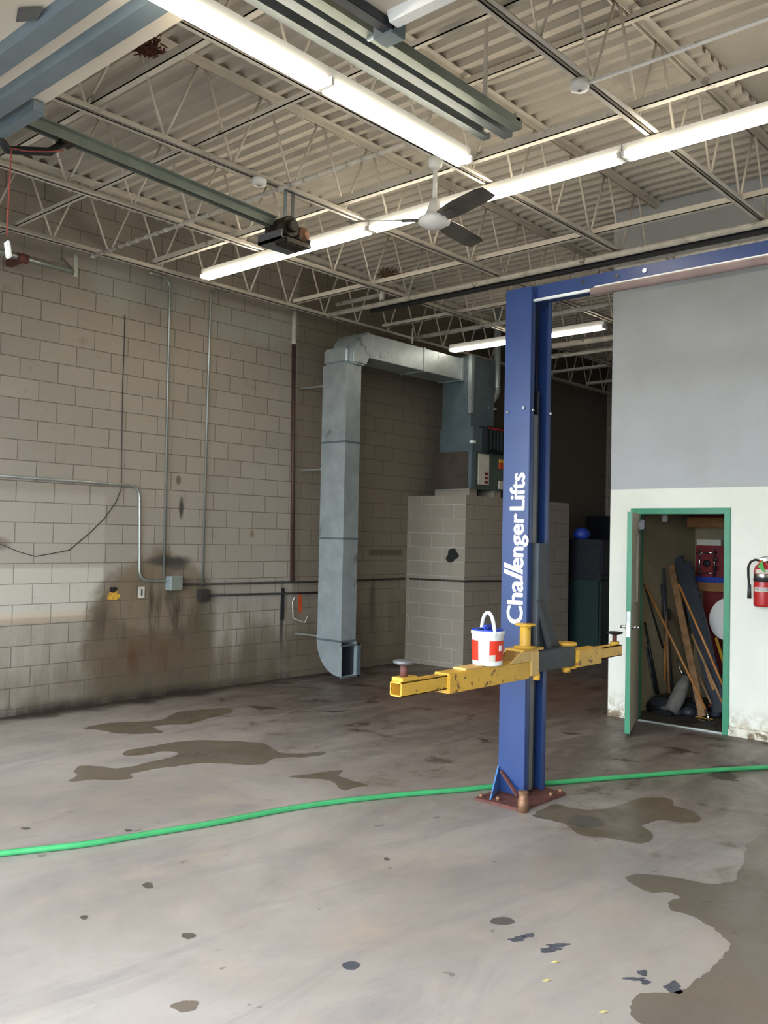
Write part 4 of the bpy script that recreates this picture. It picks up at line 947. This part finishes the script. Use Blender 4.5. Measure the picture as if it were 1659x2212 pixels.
t = thing('closet_bulb', 'small white bulb lamp on the closet ceiling', 'lamp', (9.6, 4.1, 2.6))
p = inc(1436, 1120, 9.6)
MB().lathe([(.02, 0), (.035, .02), (.035, .07), (.025, .09)], p+V((0,0,-.04))).build('bulb', 'whitepl', t); MB().cyl(p+V((0,0,.04)), (p.x, p.y, 2.75), .02).build('bulb_holder', 'grey', t)
def lean(name, a, b, xa, xb, w, th, mat, lab, cat, rnd=False, za=None):
    """long thing leaning in the closet: foot at photo point b, top at photo point a, at real depths xa / xb"""
    A, B = inc(*a, xa), inc(*b, xb); B.z = max(B.z, .03)
    m = MB()
    if rnd: m.cyl(B, A, w, n=10)
    else: m.bar(B, A, w, th, (1,0,0))
    return tag(m.build(name, mat, None, 0 if rnd else .002), lab, cat)
# curved dark slab
m = MB(); A, B = on(1468, 1200, 1, 4.19), inc(1556, 1540, 9.3); d_ = (A-B).normalized(); s_ = d_.cross(V((1,0,0))).normalized()
if s_.y < 0: s_ = -s_
m.poly([B+s_*.085, B-s_*.085, A-d_*.11-s_*.10, A-d_*.09-s_*.03, A-s_*.02, A+s_*.03, A-d_*.04+s_*.08, A-d_*.3+s_*.085], (.05,0,0))
tag(m.build('bumper_strip', 'slate', None, .012), 'long dark slate plastic strip leaning at the back of the closet', 'bumper')
lean('wood_plank', (1450, 1222), (1517, 1548), 9.95, 9.05, .075, .02, 'wood', 'wide weathered plank leaning in the middle of the closet', 'plank')
t = thing('squeegee', 'long squeegee with varnished wooden handle crossing in front of the planks', 'squeegee', F(1530, 1560))
A, B = inc(1393, 1262, 9.3), inc(1524, 1532, 8.98)
MB().cyl(B, A, .0125, n=10).build('handle', 'woodor', t)
q1 = inc(1533, 1553, 8.93); q1.z = .05
MB().tube([B, B.lerp(q1, .5)+V((0,0,.01)), q1], .012, 8).build('ferrule', 'chrome', t)
MB().bar(q1+V((.04,.13,-.01)), q1+V((-.03,-.06,-.01)), .05, .015).build('blade_holder', 'chrome', t); MB().bar(q1+V((.04,.13,-.03)), q1+V((-.03,-.06,-.03)), .006, .03).build('rubber_blade', 'blackrub', t)
lean('tool_handle', (1466, 1262), (1566, 1490), 9.05, 8.95, .012, .012, 'woodor', 'thin varnished handle leaning right of the wide plank', 'tool handle', True)
lean('tool_handle', (1450, 1325), (1536, 1520), 9.8, 9.2, .010, .01, 'wood', 'thin pole crossing under the wide plank', 'tool handle', True)
lean('tool_handle', (1494, 1370), (1566, 1530), 9.1, 9.0, .013, .01, 'wood', 'pale pole low on the right of the closet', 'tool handle', True)
lean('wood_stake', (1524, 1438), (1542, 1490), 9.3, 9.25, .03, .012, 'woodshelf', 'short pointed stake by the pale pole', 'stake')
lean('tool_handle', (1392, 1262), (1432, 1400), 9.6, 9.4, .011, .01, 'blackrub', 'thin dark rod leaning behind the squeegee handle', 'tool handle', True)
lean('tool_handle', (1437, 1385), (1436, 1472), 9.7, 9.6, .015, .01, 'woodor', 'short orange handle standing beside the beige wall', 'tool handle', True)
t = thing('shovel', 'dark shovel standing upside down against the beige wall', 'shovel', F(1440, 1520))
A, B = inc(1434, 1228, 9.9), inc(1447, 1500, 9.6); B.z = .04
MB().cyl(B, A.lerp(B, .3), .016).build('shaft', 'wood', t); MB().bar(A.lerp(B, .36), A, .03, .02, (1,0,0)).build('shovel_neck', 'dgrey', t)
c_ = inc(1440, 1328, 9.8); MB().box(c_+V((-.02,-.045,-.06)), c_+V((.02,.045,.07))).build('grip', 'blackrub', t, .012)
lean('black_pole', (1431, 1262), (1452, 1500), 9.95, 9.7, .022, .01, 'dgrey', 'thick dark pole beside the shovel', 'pole', True)
lean('black_pole', (1478, 1300), (1500, 1520), 9.95, 9.6, .02, .01, 'dgrey', 'dark pole behind the wide plank', 'pole', True)
lean('black_pole', (1490, 1310), (1548, 1545), 9.9, 9.4, .018, .01, 'slate', 'dark pole under the slate strip', 'pole', True)
t = thing('jack_lever', 'black floor jack lever leaning beside the door edge', 'jack lever', F(1415, 1540))
A, B = inc(1393, 1345, 9.35), inc(1421, 1500, 9.2)
MB().cyl(B, A, .02, .012, 10).build('lever', 'black', t); MB().cyl(B+V((0,.03,0)), A.lerp(B, .35)+V((0,.03,0)), .012).build('push_rod', 'dgrey', t)
j = F(1412, 1530); j.x = 9.2; 
MB().box((9.1, 4.02, .012), (9.5, 4.28, .18)).cyl((9.15, 4.0, .075), (9.15, 4.32, .075), .06).build('jack_body', 'black', t, .02)
# grey fabric boot + broom head on the floor
A, B = inc(1482, 1462, 9.3), inc(1452, 1537, 9.1); B.z = .07
tag(MB().tube([B+V((0,.02,-.01)), B.lerp(A, .3), B.lerp(A, .7), A], .06, 14, [.07, .078, .07, .045]).build('rolled_mat', 'felt'), 'grey rolled fabric mat slumped on the closet floor', 'mat')
tag(MB().tube([inc(1462, 1424, 9.35), inc(1466, 1436, 9.33), inc(1470, 1450, 9.3), inc(1478, 1458, 9.3)], .012, 8).build('chrome_pipe', 'chrome'), 'short bent chrome pipe above the grey rolled mat', 'pipe')
p = F(1432, 1541); 
m = MB(); m.box((p.x-.0, p.y-.13, .015), (p.x+.10, p.y+.1, .10)); tag(m.build('broom_head', 'straw', None, .02), 'straw coloured broom head on the closet floor', 'broom')
tag(MB().poly([F(1530, 1536)+V((0,0,.05)), F(1550, 1524)+V((0,0,.07)), F(1560, 1530)+V((0,0,.04)), F(1545, 1541)+V((0,0,.03))], (0,0,.02)).build('orange_scoop', 'orange'), 'orange red plastic scoop on the closet floor', 'scoop')
tag(MB().lathe([(.05, 0), (.06, .02), (.05, .07), (.02, .09)], (9.05, 3.36, .012)).build('orange_cup', 'orange'), 'orange cup lying on the closet floor at right', 'cup')
tag(MB().tube([F(1502, 1552)+V((0,0,.02)), F(1525, 1556)+V((0,0,.02)), F(1540, 1558)+V((0,0,.02))], .006, 6).build('yellow_line', 'yellow'), 'thin yellow rod on the closet floor', 'rod')
m = MB()
rnd = random.Random(3)
for i in range(16):
    c = V((9.3+rnd.uniform(-.15, .5), 3.5+rnd.uniform(-.1, .7), .012)); r = rnd.uniform(.04, .1)
    m.lathe([(r*.6, 0), (r, r*.4), (r*.7, r*.9), (r*.1, r*1.1)], c, n=9)
tag(m.build('closet_clutter', 'slate'), 'heap of dark odds and ends on the closet floor', 'clutter', kind='stuff')
lean('yellow_stake', (1547, 1378), (1566, 1440), 9.8, 9.7, .03, .02, 'yellow', 'bit of yellow tool behind the slate strip', 'tool')

# ------------------------------------------------------------------ light: overcast daylight through the two open doorways
w = bpy.data.worlds.new('world'); scn.world = w; w.use_nodes = True
bg = w.node_tree.nodes['Background']; bg.inputs[0].default_value = (.80, .90, 1.0, 1); bg.inputs[1].default_value = 12.5
for y0, y1 in (D1, D2):
    l = bpy.data.lights.new('doorway_portal', 'AREA'); l.shape = 'RECTANGLE'; l.size = y1-y0; l.size_y = DH; l.cycles.is_portal = True
    o = bpy.data.objects.new('doorway_portal', l); COL.objects.link(o); o.location = (XF-.15, (y0+y1)/2, DH/2)
    o.rotation_euler = V((1,0,0)).to_track_quat('-Z', 'Z').to_euler()

scn.view_settings.view_transform = 'Standard'; scn.view_settings.look = 'None'; scn.view_settings.gamma = 1
scn.view_settings.use_curve_mapping = False; scn.view_settings.exposure = 0.2
scn.cycles.use_denoising = True
scn.cycles.max_bounces = 8; scn.cycles.diffuse_bounces = 5; scn.cycles.sample_clamp_indirect = 8
